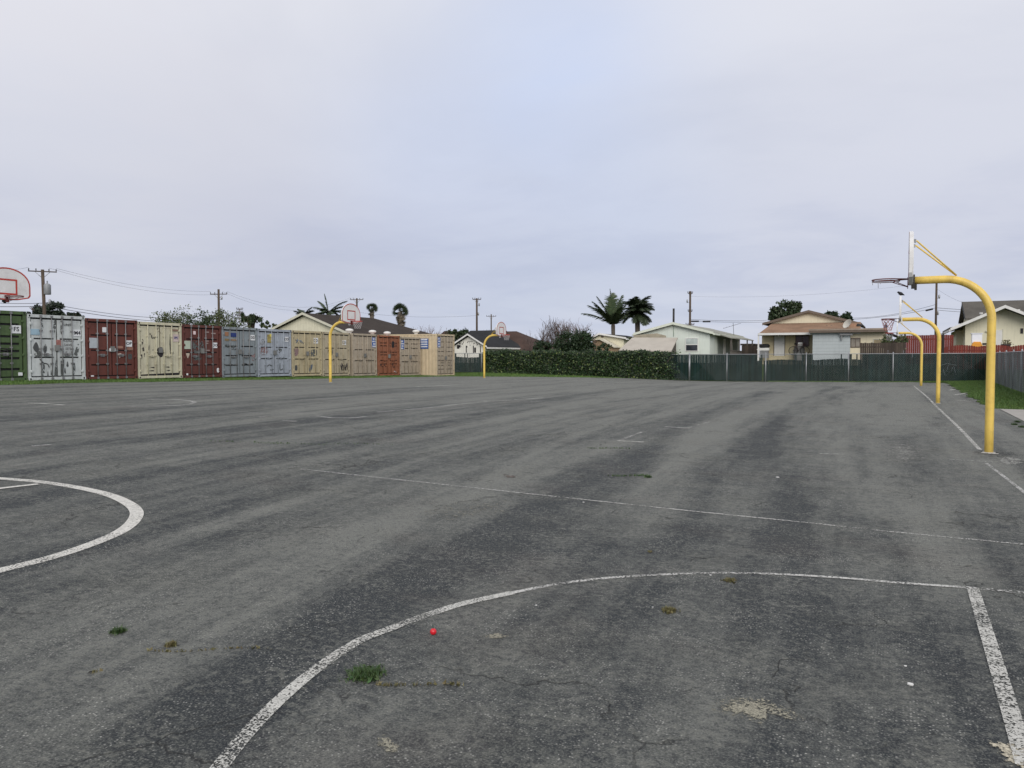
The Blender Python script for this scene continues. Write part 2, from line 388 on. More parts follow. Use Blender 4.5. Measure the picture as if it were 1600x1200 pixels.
# ---------------------------------------------------------------- painted lines
def smooth(q,it=3,dens=8):
    q=np.array(q,float); 
    t=np.linspace(0,len(q)-1,(len(q)-1)*dens+1)
    # catmull-rom
    out=[]
    P=np.vstack([2*q[0]-q[1],q,2*q[-1]-q[-2]])
    for x in t:
        i=min(int(x),len(q)-2); u=x-i; p0,p1,p2,p3=P[i:i+4]
        out.append(.5*((2*p1)+(-p0+p2)*u+(2*p0-5*p1+4*p2-p3)*u*u+(-p0+3*p1-3*p2+p3)*u**3))
    return np.array(out)
def ribbon(name,px,w,mat,dz=.005,dens=8,straight=False,kind='structure'):
    q=np.array([G(*t) for t in px])
    q=smooth(q,dens=dens) if len(q)>2 else np.stack([np.linspace(q[0][k],q[1][k],max(2,int(np.hypot(*(q[1]-q[0]))/.3))) for k in(0,1)],1)
    d=np.gradient(q,axis=0); d/=np.linalg.norm(d,axis=1)[:,None]; nn=np.stack([-d[:,1],d[:,0]],1)
    ww=w*.5
    a=q+nn*ww;b_=q-nn*ww;c_=q
    L=[a,c_,b_]; v=[]
    for s in L: v.append(np.column_stack([s,g(s[:,0],s[:,1])+dz]))
    k=len(q); v=np.vstack(v); f=[]
    for i in range(k-1): f.append((i,k+i,k+i+1,i+1)); f.append((k+i,2*k+i,2*k+i+1,k+i+1))
    mb=MB();mb.raw(v,f,True); o=obj(name,mb,mat); 
    if kind:o['kind']=kind
    return o
p_new=paintmat('court_paint_fresh',(.70,.68,.62),.52,60)
p_mid=paintmat('court_paint_worn',(.60,.59,.54),.74,75)
p_old=paintmat('court_paint_faded',(.54,.53,.50),.80,50)
p_vold=paintmat('court_paint_ghost',(.44,.43,.40),.92,30)
p_mid2=paintmat('court_paint_thin',(.60,.59,.55),.76,60)
ribbon('painted_arc',[(325,1225),(360,1178),(395,1137),(440,1092),(500,1042),(560,1003),(610,983),(650,968),(720,945),(800,927)],.074,p_mid)
ribbon('painted_arc',[(800,927),(880,912),(960,903),(1050,898),(1130,896),(1220,898),(1320,904),(1400,911),(1500,918)],.048,p_mid2)
ribbon('painted_arc',[(1500,918),(1560,923),(1640,931)],.06,p_old)
ribbon('painted_circle',[(-110,742),(-60,744),(0,748),(60,753),(115,761),(165,772),(197,785),(213,799),(209,814),(190,830),(155,846),(108,863),(60,877),(0,892),(-60,908)],.125,p_new)
ribbon('painted_chord',[(60,757),(0,764),(-60,772)],.085,p_new,dz=.008)
ribbon('painted_boundary_line',[(800,769),(950,785),(1100,801),(1250,816),(1400,832),(1640,855)],.038,p_mid2)
ribbon('painted_boundary_line',[(470,733),(560,743),(680,756),(800,769)],.04,p_old)
ribbon('painted_key_line',[(1520,920),(1560,1050),(1604,1200)],.078,p_mid,dz=.008)
ribbon('painted_sideline',[(1428,603),(1446,618),(1462,634),(1481,652),(1500,670),(1531,703)],.07,p_mid)
ribbon('painted_sideline',[(1541,724),(1570,746),(1640,800)],.05,p_old)
ribbon('painted_end_line',[(1380,648),(1482,652)],.10,p_vold)
ribbon('painted_end_line',[(1482,718),(1552,722)],.05,p_old)
ribbon('painted_tick',[(966,689),(1006,691)],.09,p_mid);ribbon('painted_tick',[(966,689),(1003,675)],.07,p_vold)
ribbon('painted_tick',[(1039,667),(1078,669)],.09,p_mid);ribbon('painted_tick',[(1078,668),(1110,659)],.07,p_vold)
ribbon('painted_far_circle',[(200,635),(250,634.5),(285,633),(303,629.5),(297,626.5),(270,624.5),(230,624)],.12,p_old)
ribbon('painted_far_circle',[(45,630),(70,631),(100,633)],.12,p_mid)
ribbon('painted_far_line',[(450,606.5),(560,612),(700,619)],.1,p_vold)
ribbon('painted_far_line',[(590,644),(660,638),(745,629),(860,621)],.09,p_old)
ribbon('painted_far_line',[(650,604.5),(714,601.5)],.1,p_mid)
ribbon('painted_far_circle',[(405,652),(430,648),(470,646.5),(500,647)],.1,p_vold)
ribbon('painted_far_circle',[(495,650),(520,653),(550,653),(572,651)],.1,p_old)
ribbon('painted_tick',[(442,657.5),(464,658.5)],.1,p_mid)
ribbon('painted_tick',[(50,697),(80,695)],.08,p_old)
ribbon('painted_tick',[(1280,709),(1320,710)],.05,p_old)
ribbon('painted_tick',[(1495,626),(1518,627)],.16,p_mid)
ribbon('painted_tick',[(1493,617),(1510,614)],.18,p_mid)
ribbon('painted_tick',[(1484,610),(1492,608)],.16,p_mid)
ribbon('painted_tick',[(1533,708),(1560,710)],.11,p_new,dz=.009)
ribbon('painted_end_line',[(600,624),(760,626),(900,629)],.1,p_vold)
# pale ground-in patches
def gritmat(name,col,scale,thr=.5):
    m,nt,b,o=newmat(name);n=N(nt);p=n.pos(); at=n.n('Attribute',attribute_name='fade').outputs['Fac']
    a=n.noise(p,scale,4,.7); c_=n.noise(n.mapp(p,(1,1,0),(0,0,.5)),scale*.22,4,.7)
    t=n.math('ADD',n.math('MULTIPLY',at,.36),n.math('ADD',n.math('MULTIPLY',a,1.5),n.math('MULTIPLY',c_,.8)))
    n.l(n.rng(t,thr+.84,thr+.96),b.inputs['Alpha']); cc=n.mix(n.rng(n.noise(p,scale*1.7,3,.7),.35,.65),mul(col,.6),mul(col,1.5)); n.l(cc,b.inputs['Base Color']); b.inputs['Roughness'].default_value=.95
    return m
def blob(name,pts,mat,dz=.004,kind='structure'):
    q=smooth([G(*t) for t in pts+[pts[0]]],dens=5)[:-1]
    c=q.mean(0); k=len(q); v=[];fd=[]
    for s_,f_ in((1.25,0.),(.95,.45),(.65,.85),(.3,1.)):
        for a,b_ in q: x_,y_=c[0]+(a-c[0])*s_,c[1]+(b_-c[1])*s_; v.append((x_,y_,gz(x_,y_)+dz)); fd.append(f_)
    v.append((c[0],c[1],gz(*c)+dz)); fd.append(1.)
    f=[(r_*k+i,r_*k+(i+1)%k,(r_+1)*k+(i+1)%k,(r_+1)*k+i) for r_ in range(3) for i in range(k)]+[(3*k+i,3*k+(i+1)%k,4*k) for i in range(k)]
    mb=MB();mb.raw(v,f,True); o=obj(name,mb,mat); o['kind']=kind; a_=o.data.attributes.new('fade','FLOAT','POINT'); a_.data.foreach_set('value',fd); return o
p_patch=gritmat('pale_grit',(.25,.235,.18),60,.52)
p_stone=gritmat('pale_grit_dense',(.42,.38,.29),40,.45)
blob('worn_patch',[(1118,1103),(1135,1092),(1165,1093),(1188,1088),(1205,1100),(1235,1112),(1258,1127),(1230,1125),(1205,1115),(1190,1128),(1160,1122),(1135,1115)],p_patch)
blob('worn_patch',[(588,1160),(600,1152),(612,1158),(622,1168),(618,1176),(598,1175)],p_patch)
blob('worn_patch',[(1545,1160),(1575,1165),(1640,1175),(1640,1215),(1590,1200)],p_stone)
blob('worn_patch',[(755,995),(775,990),(792,995),(775,999)],p_patch)
blob('worn_patch',[(1370,700),(1400,690),(1440,695),(1450,715),(1410,725),(1380,715)],gritmat('chalky',(.22,.22,.20),20,.62))
blob('worn_patch',[(1556,716),(1575,712),(1600,718),(1590,728),(1565,726)],gritmat('chalky_b',(.24,.24,.22),20,.55))
p_drk=gritmat('dark_crumble',(.035,.035,.035),25,.68)
blob('crumbled_edge',[(1512,704),(1540,702),(1590,705),(1600,712),(1560,716),(1520,712)],p_drk,.003)
p_red=gritmat('reddish_stain',(.10,.078,.066),8,.72)
blob('reddish_stain',[(780,742),(800,737),(828,741),(815,747),(792,748)],p_red)
blob('worn_patch',[(640,800),(700,780),(790,776),(830,790),(740,815),(670,822)],gritmat('dusty',(.19,.185,.155),22,.72))
# ================================================================ weeds, litter
m_grass=leafmat('grass_blades',(.095,.165,.036),.4)
m_weed=leafmat('weed_leaves',(.05,.09,.028),.5)
m_dry=leafmat('dry_weed',(.13,.115,.05),.5)
def blades(mb,P,h,w=.012,lean=.5):
    n=len(P);P=np.asarray(P,float)
    an=rng.uniform(0,2*np.pi,n); hh=h*rng.uniform(.5,1.2,n); d=np.stack([np.cos(an),np.sin(an),np.zeros(n)],1); s=np.stack([-np.sin(an),np.cos(an),np.zeros(n)],1)
    tip=P+d*(hh*lean*rng.uniform(.2,1.2,n))[:,None]+np.array([0,0,1])*hh[:,None]
    v=np.stack([P-s*w/2,P+s*w/2,tip],1).reshape(-1,3); mb.raw(v,np.arange(3*n).reshape(-1,3))
def weed(px,py,rx,n,h,label,mat=None,name='weed',ln=0,ang=0,grp=None):
    x,y=G(px,py); L=thing if 0 else None
    a=rng.normal(size=(n,2))*.4*rx; 
    if ln: 
        t=rng.uniform(-.5,.5,n)*ln; a=np.stack([a[:,0]*.25+t*math.cos(ang),a[:,1]*.25+t*math.sin(ang)+.03*np.sin(t*9)],1)
    P=np.column_stack([x+a[:,0],y+a[:,1],g(x+a[:,0],y+a[:,1])+.001])
    mb=MB(); blades(mb,P,h,.006,1.2); 
    k=max(4,n//3); Q=P[rng.integers(0,n,k)]+np.array([0,0,h*.35]); cards(mb,Q,.014,asp=2.2)
    o=obj(name,mb,mat or m_weed,origin=(x,y,gz(x,y))); return tag(o,label,'weed',grp,kind='stuff' if ln else None)
weed(571,1056,.09,800,.034,'bushy green weed tuft growing through the asphalt inside the worn arc')
weed(655,1071,.05,90,.02,'strip of dry brown weeds in a crack right of the green weed tuft',m_dry,ln=.42,ang=.35)
weed(184,988,.045,200,.03,'small dark green weed at the left end of a crack below the bright circle')
weed(268,1009,.035,120,.025,'tiny yellowish weed in the crack right of the small dark green weed',m_dry)
weed(330,1016,.04,80,.014,'thin line of dry grass along the crack near the bottom left',m_dry,ln=.7,ang=.5)
weed(1046,955,.05,300,.022,'olive weed in a pothole just inside the worn arc, right of the red ball',m_dry)
weed(1141,908,.05,160,.02,'faint yellow-green weed touching the inside of the arc near its top',m_dry)
weed(985,744,.2,130,.035,'low green weeds in a crack above the long boundary line, left clump',ln=.5,ang=.5)
weed(1013,746,.06,160,.035,'small dark weed clump right beside the low green weeds above the boundary line')
weed(952,701,.2,90,.035,'distant green weed streak in a crack just below the short painted tick',ln=.8,ang=.5)
weed(388,691,.4,80,.03,'left part of a long dark crack weed streak in the middle distance',ln=1.6,ang=.45)
weed(455,694,.4,90,.03,'middle part of a long dark crack weed streak in the middle distance',ln=1.5,ang=.45)
weed(560,694,.4,60,.03,'right part of a long dark crack weed streak in the middle distance',ln=1.2,ang=.45)
weed(147,1051,.03,20,.01,'tiny dark leaf lying on the asphalt near the bottom left',m_dry)
weed(1016,863,.03,25,.012,'tiny brown leaf on the asphalt above the worn arc',m_dry)
for px,py in((1590,660),(1597,668),(1585,664)): weed(px,py,.08,200,.06,'scrappy weed tuft at the crumbling asphalt edge beside the concrete path',grp='weeds at the asphalt edge by the path')
x,y=G(677,992)
t=thing('ball','small shiny red ball with a green tag lying inside the worn arc','ball',(x,y,gz(x,y)))
mb=MB(); pr=[(.0195*math.sin(a),.0195-.0195*math.cos(a)) for a in np.linspace(0.001,math.pi-.001,12)]; mb.lathe((x,y,gz(x,y)),pr,20)
mr=M('shiny_red',(.62,.015,.025),.25,0,.06,9,spec=.6); obj('shell',mb,mr,t)
mb=MB(); mb.tube([(x,y,gz(x,y)+.037),(x-.004,y+.004,gz(x,y)+.047),(x-.012,y+.01,gz(x,y)+.053)],.0035,6); obj('green_tag',mb,M('ball_green',(.04,.085,.065),.7),t)
for i,(px,py,s,lb) in enumerate(((1422,1070,.018,'small crumpled white paper scrap on the asphalt left of the key line'),(1020,949,.006,'tiny white pebble near the olive weed'),(838,911+0,.008,'tiny white chip on the asphalt close to the worn arc'),(1215,746,.02,'small pale stone on the middle of the court'),(1415,1041,.008,'tiny white chip above the crumpled paper scrap'),(1110,899,.01,'pale chip resting on the worn arc near its top'),(912,785,.012,'pale chip lying just below the long boundary line'))):
    if i==2: px,py=838,946
    x,y=G(px,py); mb=MB(); z=gz(x,y)
    pts=[(x+s*random.uniform(.7,1.3)*math.cos(a),y+s*.8*random.uniform(.7,1.3)*math.sin(a),z+.001) for a in np.linspace(0,2*math.pi,8)[:-1]]; mb.prism(pts[::-1],(0,0,s*.35))
    tag(obj('paper_scrap' if i==0 else 'pebble',mb,m_white,origin=(x,y,z)),lb,'litter' if i==0 else 'pebble')
# grass
def grassfield(name,label,x0,x1,y0,y1,n,h,inside,w=.014):
    X=rng.uniform(x0,x1,n);Y=rng.uniform(y0,y1,n);k=inside(X,Y);X=X[k];Y=Y[k]
    mb=MB();blades(mb,np.column_stack([X,Y,g(X,Y)-.02]),h,w,.7);o=obj(name,mb,m_grass);tag(o,label,'grass',kind='stuff')
re_=np.vectorize(redge)
grassfield('grass','short green grass strip in front of the containers',-29.9,-27.3,10,47,52000,.085,lambda X,Y:(X<-27.55+.1*np.sin(Y*.9))&(X>-29.4-(Y>45)*5),.02)
fe_=np.vectorize(fedge)
grassfield('grass','green grass between the last container, the hedge and the court',-31,-17,44.5,56.7,26000,.09,lambda X,Y:(Y>fe_(np.clip(X,-28,3))+.02)&((X>-28.2)|(Y>48.2)),.025)
grassfield('grass','green lawn between the court and the right fence',2.5,5.4,27.5,56.6,52000,.07,lambda X,Y:(X>re_(Y)+.08)&((Y>28.95)|(X>4.6)),.018)
grassfield('grass','thin grass fringe along the foot of the green fence',-8,3.0,55.7,56.6,9000,.07,lambda X,Y:(Y>fe_(np.clip(X,-28,3))),.02)
# ================================================================ hoops
def arcpts(c,r,a0,a1,n,f): return [f(c,r,a0+(a1-a0)*i/n) for i in range(n+1)]
def board_outline(k=1.0):
    hw=.685*k; o=[(-hw*.93,.09),(-hw,.16),(-hw,.42)]
    for i in range(1,18):
        a=math.pi-math.pi*i/18; o.append((hw*math.cos(a),.42+.53*k**.5*math.sin(a)**.95))
    o+=[(hw,.42),(hw,.16),(hw*.93,.09),(hw*.5,.025),(0,0),(-hw*.5,.025)]
    return o
def hoop(x,y,z,s,dz,label,netstyle,faded=False):
    """s = +1: arm reaches towards +x"""
    r=thing('basketball_hoop',label,'basketball hoop',(x,y,z),'yellow gooseneck basketball hoops round the court')
    H=3.02+dz; R=.72; arm=1.27
    P=[(x,y,z-.1),(x,y,z+.4),(x,y,z+1.2),(x,y,z+H-R)]
    for i in range(1,13):
        a=math.pi/2*i/12; P.append((x+s*R*(1-math.cos(a)),y,z+H-R+R*math.sin(a)))
    P+=[(x+s*(arm-.25),y,z+H),(x+s*(arm-.05),y,z+H)]
    mb=MB().tube(P,.068,20); po=obj('pole',mb,m_yellow,r)
    mb=MB().lathe((x,y,z),[(.0,.010),(.095,.010),(.105,.0),(.105,-.05)],16); obj('footing',mb,M('footing',(.4,.38,.34),.9) if 'footing' not in bpy.data.materials else bpy.data.materials['footing'],r)
    bx=x+s*arm; zb=z+H-.08
    out=board_outline()
    pts=[(bx-s*.03,y+a,zb+b) for a,b in out]
    if s>0: pts=pts[::-1]
    mb=MB().prism(pts,(s*.045,0,0)); bo=obj('backboard',mb,m_boardw,r)
    # back flange frame
    mb=MB()
    fr=[(bx-s*.035,y+a*.97,zb+.012+b*.97) for a,b in out]; mb.tube(fr+[fr[0]],.018,6,cap=False)
    obj('backboard_frame',mb,m_boardw,bo)
    # red border and target square on the playing face
    def facering(o1,o2,mat,nm):
        mb=MB();n=len(o1); f=[]; vs=[(bx+s*.0185,y+a,zb+b) for a,b in o1]+[(bx+s*.0185,y+a,zb+b) for a,b in o2]
        for i in range(n):
            j=(i+1)%n; f.append((i,j,n+j,n+i))
        mb.raw(vs,f); obj(nm,mb,mat,bo)
    inn=[(a*.935,.42+(b-.42)*.92) for a,b in out]
    o1=[(a*.995,.42+(b-.42)*.995) for a,b in out]
    facering(o1,inn,m_red,'border_stripe')
    sq=[(-.30,.16),(.30,.16),(.30,.62),(-.30,.62)]; sq2=[(-.25,.21),(.25,.21),(.25,.57),(-.25,.57)]
    facering(sq,sq2,m_red,'target_square')
    # struts
    for q in(-1,1):
        mb=MB().tube([(x+s*.54,y+q*.02,z+H+.06),(bx-s*.10,y+q*.32,zb+.74),(bx-s*.04,y+q*.33,zb+.74)],.014,8); obj('strut',mb,m_yellow,r)
    # rim
    rz=z+3.05+dz; cx=bx+s*(.15+.23)
    mb=MB(); ring=[(cx+.228*math.cos(a),y+.228*math.sin(a),rz) for a in np.linspace(0,2*math.pi,33)]; mb.tube(ring,.010,8,cap=False)
    mb.tube([(cx+(.228)*math.cos(a),y+.228*math.sin(a),rz-.028) for a in np.linspace(0,2*math.pi,33)],.006,6,cap=False)
    for q in(-1,1): mb.tube([(bx+s*.02,y+q*.06,rz),(cx-s*.14,y+q*.18,rz)],.009,6)
    for q in(-1,1): mb.tube([(bx+s*.02,y+q*.05,rz-.14),(cx-s*.08,y+q*.21,rz-.02)],.007,6)
    ri=obj('rim',mb,m_rimred if netstyle<3 else m_red,r)
    mb=MB().prism([(bx+s*.0195,y-.075,rz+.03),(bx+s*.0195,y+.075,rz+.03),(bx+s*.0195,y+.05,rz-.17),(bx+s*.0195,y-.05,rz-.17)][::1 if s>0 else -1],(s*.012,0,0)).prism([(bx+s*.02,y-.07,rz+.005),(bx+s*.02,y+.07,rz+.005),(bx+s*.15,y+.03,rz+.005),(bx+s*.15,y-.03,rz+.005)],(0,0,-.012)); obj('rim_bracket',mb,m_rimred,r)
    # mounting flange behind the board
    mb=MB().box(bx-s*.085,y-.09,z+H-.14,bx-s*.03,y+.09,z+H+.10); mb.box(bx-s*.12,y-.03,z+H-.17,bx-s*.08,y+.03,z+H-.05); obj('mounting_plate',mb,m_dark if netstyle==1 else m_boardw,r)
    for q in(-1,1):
        mb=MB().box(bx-s*.09,y+q*.33-.02,zb+.71,bx-s*.03,y+q*.33+.02,zb+.77); obj('strut_bracket',mb,m_steel,r)
    # net
    mb=MB()
    def nr(t): return .222-.11*t
    if netstyle==1: mb.tube([(cx+.222*math.cos(a),y+.222*math.sin(a),rz-.022) for a in np.linspace(0,2*math.pi,25)],.004,4,cap=False)
    if netstyle==1:      # only a few hanging strands
        for a in(2.2,3.3,4.3,.4): mb.tube([(cx+.222*math.cos(a),y+.222*math.sin(a),rz-.02),(cx+.222*math.cos(a)+.004,y+.222*math.sin(a),rz-.08-.05*random.random())],.004,4)
    else:
        K=10; Ls=.42; rows=5
        for k in range(K):
            for w in(-1,1):
                if netstyle==3 and k in(2,3) : continue
                P=[];
                for t in np.linspace(0,1,rows*2+1):
                    tt=t*(1 if netstyle!=4 else .8); a=2*math.pi*(k+w*(abs((t*rows)%2-1)-1)*.5)/K
                    zig=abs(((t*rows)%2)-1); a=2*math.pi*(k+w*.5*(1-zig))/K
                    P.append((cx+nr(tt)*math.cos(a),y+nr(tt)*math.sin(a),rz-.02-Ls*tt))
                mb.tube(P,.007,4,cap=False)
    obj('net',mb,m_netred if netstyle==2 else m_net,r)
    return r
hoop(1.46,15.55,0,-1,0,'nearest yellow gooseneck hoop at the right, empty rim and no net',1)
hoop(1.36,31.4,0,-1,0,'middle hoop of the right-hand row, with a crow on its backboard and a stringy net',2)
hoop(1.28,49.2,0,-1,0,'farthest and smallest hoop of the right-hand row, by the green fence',3)
hoop(-24.4,13.45,gz(-24.4,13.45),1,-.23,'hoop at the left edge of the photo, its fan-shaped board above the green container',1)
hoop(-24.35,29.15,gz(-24.35,29.15),1,-.15,'hoop standing in front of the tan containers on the left',4)
hoop(-24.3,44.5,gz(-24.3,44.5),1,-.22,'small distant hoop standing beside the left end of the ivy hedge',4)
# crow
def bird(x,y,z,k,hd,label):
    r=thing('crow',label,'bird',(x,y,z)); mbk=M('feathers',(.012,.012,.015),.5,0,.3,30)
    c,s=math.cos(hd),math.sin(hd)
    def T(a,h,w=0): return (x+(a*c-w*s)*k,y+(a*s+w*c)*k,z+h*k)
    mb=MB().tube([T(-.20,.03),T(-.12,.07),T(-.05,.10),T(.02,.135),T(.07,.165),T(.10,.20),T(.13,.215),T(.155,.212),T(.20,.20)],[.012,.03,.055,.062,.052,.036,.036,.028,.004],10); obj('body',mb,mbk,r)
    for q in(-1,1):
        mb=MB().tube([T(.05,.15,q*.045),T(-.05,.12,q*.06),T(-.17,.06,q*.03)],[.02,.028,.006],8); obj('wing',mb,mbk,r)
        mb=MB().tube([T(0,.09,q*.02),T(.005,.0,q*.025),T(.04,.002,q*.03)],.011,5); obj('leg',mb,m_black,r)
bx=1.36-1.27; bird(bx+.02,31.4+.05,3.885,.62,math.radians(175),'black crow perched on the backboard of the middle right-hand hoop')
# ================================================================ shipping containers
FX=-29.4
def cmat(name,col,**k):
    k.setdefault('dirt',.35);k.setdefault('streak',.35)
    return M(name,col,.6,0,.12,1.8,spec=.35,**k)
mc={ 'green':cmat('container_green',(.075,.118,.048),dirtcol=(.02,.035,.015),dirt=.5),
 'white':cmat('container_white',(.55,.58,.57),dirtcol=(.2,.21,.2),rust=.08,rustcol=(.12,.12,.115)),
 'brown':cmat('container_brown',(.135,.043,.032),dirtcol=(.05,.022,.018)),
 'cream':cmat('container_cream',(.56,.53,.39),dirtcol=(.26,.2,.15),rust=.13,rustcol=(.06,.028,.018)),
 'brown_dark':cmat('container_oxide',(.118,.040,.031),dirtcol=(.05,.025,.02)),
 'blue':cmat('container_blue_grey',(.24,.272,.288),dirtcol=(.09,.10,.11),rust=.06,rustcol=(.1,.1,.1)),
 'pale_blue':cmat('container_pale_blue',(.36,.395,.44),dirtcol=(.12,.12,.14),rust=.06,rustcol=(.1,.08,.08)),
 'tan_yellow':cmat('container_tan_yellow',(.47,.405,.26),dirtcol=(.2,.15,.09),rust=.05),
 'tan':cmat('container_tan',(.43,.375,.265),dirtcol=(.17,.13,.09),rust=.05),
 'beige':cmat('container_beige',(.40,.34,.26),dirtcol=(.15,.12,.09),rust=.04),
 'orange':cmat('container_orange',(.29,.115,.06),dirtcol=(.09,.03,.02),rust=.35,rustcol=(.17,.09,.06),dirt=.6),
 'cream_tan':cmat('container_sand',(.56,.46,.31),dirtcol=(.3,.22,.14),dirt=.25,streak=.15)}
m_graf=M('graffiti_black',(.02,.018,.02),.6); m_grafb=M('graffiti_blue',(.09,.14,.22),.6); m_smear=paintmat('grey_buffing',(.12,.13,.125),.78,10); m_smear2=paintmat('dark_scuffs',(.06,.05,.045),.60,14)
m_signw=M('sign_white',(.72,.73,.74),.5,0,.05,5); m_signb=M('sign_blue',(.035,.10,.32),.5,0,.1,5); m_ink=M('sign_ink',(.015,.015,.02),.6)
m_pinkg=paintmat('pink_scrawl',(.30,.20,.20),.82,14); m_rodg=M('rod_grey',(.22,.22,.22),.5,.3,.2,6)
def textmesh(body,size,off=.0):
    cu=bpy.data.curves.new('t','FONT');cu.body=body;cu.size=size;cu.offset=off;cu.align_x='CENTER';cu.align_y='CENTER';cu.extrude=.002;cu.resolution_u=2
    o=bpy.data.objects.new('t',cu);COL.objects.link(o);bpy.context.view_layer.update()
    me=bpy.data.meshes.new_from_object(o.evaluated_get(bpy.context.evaluated_depsgraph_get()))
    v=[tuple(q.co) for q in me.vertices];f=[tuple(p.vertices) for p in me.polygons]
    bpy.data.objects.remove(o);bpy.data.curves.remove(cu);bpy.data.meshes.remove(me);return v,f
def textx(name,body,size,x,y,z,mat,parent,off=.012):   # text on a face looking +x
    v,f=textmesh(body,size,off); mb=MB(); mb.raw([(x+c,y+a,z+b) for a,b,c in v],f); return obj(name,mb,mat,parent)
def texty(name,body,size,x,y,z,mat,parent,off=.012):   # text on a face looking -y
    v,f=textmesh(body,size,off); mb=MB(); mb.raw([(x+a,y-c,z+b) for a,b,c in v],f); return obj(name,mb,mat,parent)
def container(y0,w,h,z,col,label,fx=FX,grooves=(.26,.5,.74),gw=.045,rods=None,rodm=None,roof_vents=(),hingem=None,doorcol=None,panelmode='ribs'):
    r=thing('shipping_container',label,'shipping container',(fx,y0+w/2,z),'shipping containers in a row along the court')
    mat=mc[col]; dm=mc[doorcol or col]; L=6.06; x1=fx-.06; x0=fx-L; ya,yb=y0,y0+w
    mb=MB()
    # corrugated side walls and back
    def wall(side):
        y=ya if side<0 else yb; pts=[];x=x0+.12
        prof=[(0,0),(.07,0),(.105,.036),(.175,.036),(.21,0)]
        yy=lambda d: (y+.012+d) if side<0 else (y-.012-d)
        while x<x1-.22:
            for a,d in prof: pts.append((x+a,yy(d)))
            x+=.28
        pts.append((x1-.1,yy(0)))
        for (xa,a),(xb,b_) in zip(pts[:-1],pts[1:]):
            q=[(xa,a,z+.14),(xb,b_,z+.14),(xb,b_,z+h-.10),(xa,a,z+h-.10)]
            mb.quad(*(q if side<0 else q[::-1]))
    wall(-1);wall(1)
    x=x0+.1
    mb.quad((x0+.02,yb-.05,z+.14),(x0+.02,ya+.05,z+.14),(x0+.02,ya+.05,z+h-.1),(x0+.02,yb-.05,z+h-.1))
    mb.box(x0+.05,ya+.05,z+.12,x1-.06,yb-.05,z+.16)
    # roof with shallow corrugations
    X=x0+.08; 
    while X<x1-.3:
        mb.quad((X,ya+.04,z+h-.02),(X+.09,ya+.04,z+h-.04),(X+.09,yb-.04,z+h-.04),(X,yb-.04,z+h-.02)); mb.quad((X+.09,ya+.04,z+h-.04),(X+.2,ya+.04,z+h-.02),(X+.2,yb-.04,z+h-.02),(X+.09,yb-.04,z+h-.04)); X+=.2
    mb.quad((X,ya+.04,z+h-.02),(x1,ya+.04,z+h-.02),(x1,yb-.04,z+h-.02),(X,yb-.04,z+h-.02))
    obj('body',mb,mat,r)
    mb=MB()
    for y,sg in((ya,1),(yb,-1)):
        mb.box(x0,y,z,x0+.12,y+sg*.10,z+h-.003); mb.box(x1-.10,y,z+.118,x1+.02,y+sg*.11,z+h-.12)
        mb.box(x0+.12,y+sg*.002,z+.03,x1-.10,y+sg*.05,z+.14); mb.box(x0+.12,y+sg*.002,z+h-.1,x1-.10,y+sg*.055,z+h-.004)
    mb.box(x1-.1,ya+.11,z+.02,x1+.035,yb-.11,z+.13); mb.box(x1-.1,ya+.16,z+h-.12,x1+.035,yb-.16,z+h-.004)
    mb.box(x0,ya+.1,z+.02,x0+.1,yb-.1,z+.14); mb.box(x0,ya+.1,z+h-.12,x0+.1,yb-.1,z+h-.005)
    obj('frame',mb,mat,r)
    for zz in(z,z+h-.118):
        for y in(ya-.003,yb-.16+.003):
            mb=MB(); mb.box(x1-.14,y,zz,x1+.045,y+.16,zz+.118); co=obj('corner_casting',mb,mat,r)
            mb=MB(); mb.prism([(x1+.047,y+.08+.03*math.cos(a),zz+.06+.045*math.sin(a)) for a in np.linspace(0,2*math.pi,9)[:-1]],(.002,0,0)); obj('casting_hole',mb,m_black,co)
    mb=MB().box(x1-.07,ya+.10,z+.125,x1-.055,yb-.10,z+h-.115); obj('door_gasket',mb,m_black,r)
    # doors
    zb,zt=z+.175,z+h-.185; H=zt-zb; mid=(ya+yb)/2
    for di,(da,db) in enumerate(((ya+.155,mid-.028),(mid+.028,yb-.155))):
        mb=MB(); prof=[(0,0)]
        gs=sorted(grooves)
        for q in gs:
            c_=q*H; prof+=[(c_-gw,0),(c_-gw+.004,-.046),(c_+gw-.016,-.046),(c_+gw,0)]
        prof.append((H,0))
        e=.09; xf=x1-.01
        mb.box(x1-.054,da,zb,xf,da+e,zt);mb.box(x1-.05,db-e,zb,xf,db,zt);mb.box(x1-.05,da+e,zb,xf,db-e,zb+.07);mb.box(x1-.05,da+e,zt-.07,xf,db-e,zt)
        for (a,d1),(b_,d2) in zip(prof[:-1],prof[1:]):
            mb.quad((xf-.004+d1,da+e,zb+a),(xf-.004+d1,db-e,zb+a),(xf-.004+d2,db-e,zb+b_),(xf-.004+d2,da+e,zb+b_))
        do=obj('door',mb,dm,r)
        W=db-da
        for t in((.36,.80) if di==0 else (.18,.60)):
            y=da+W*t; mb=MB().tube([(x1+.03,y,z+.06),(x1+.03,y,z+h-.06)],.017,8)
            for zz in(z+.07,z+h-.07): mb.box(x1+.036,y-.045,zz-.045,x1+.056,y+.045,zz+.045)
            for zz in(.22,.48,.80): mb.box(x1-.008,y-.05,zb+H*zz-.03,x1+.034,y+.05,zb+H*zz+.03)
            ro=obj('lock_rod',mb,rodm or dm,do)
        y=da+W*(.58 if di==0 else .39)
        for q in(-1,1):
            mb=MB().tube([(x1+.05,y+q*.22-.0,z+1.02),(x1+.055,y+q*.03,z+1.0)],.013,6); mb.box(x1-.008,y+q*.05-.04,z+.95,x1+.045,y+q*.05+.04,z+1.06); obj('door_handle',mb,rodm or dm,do)
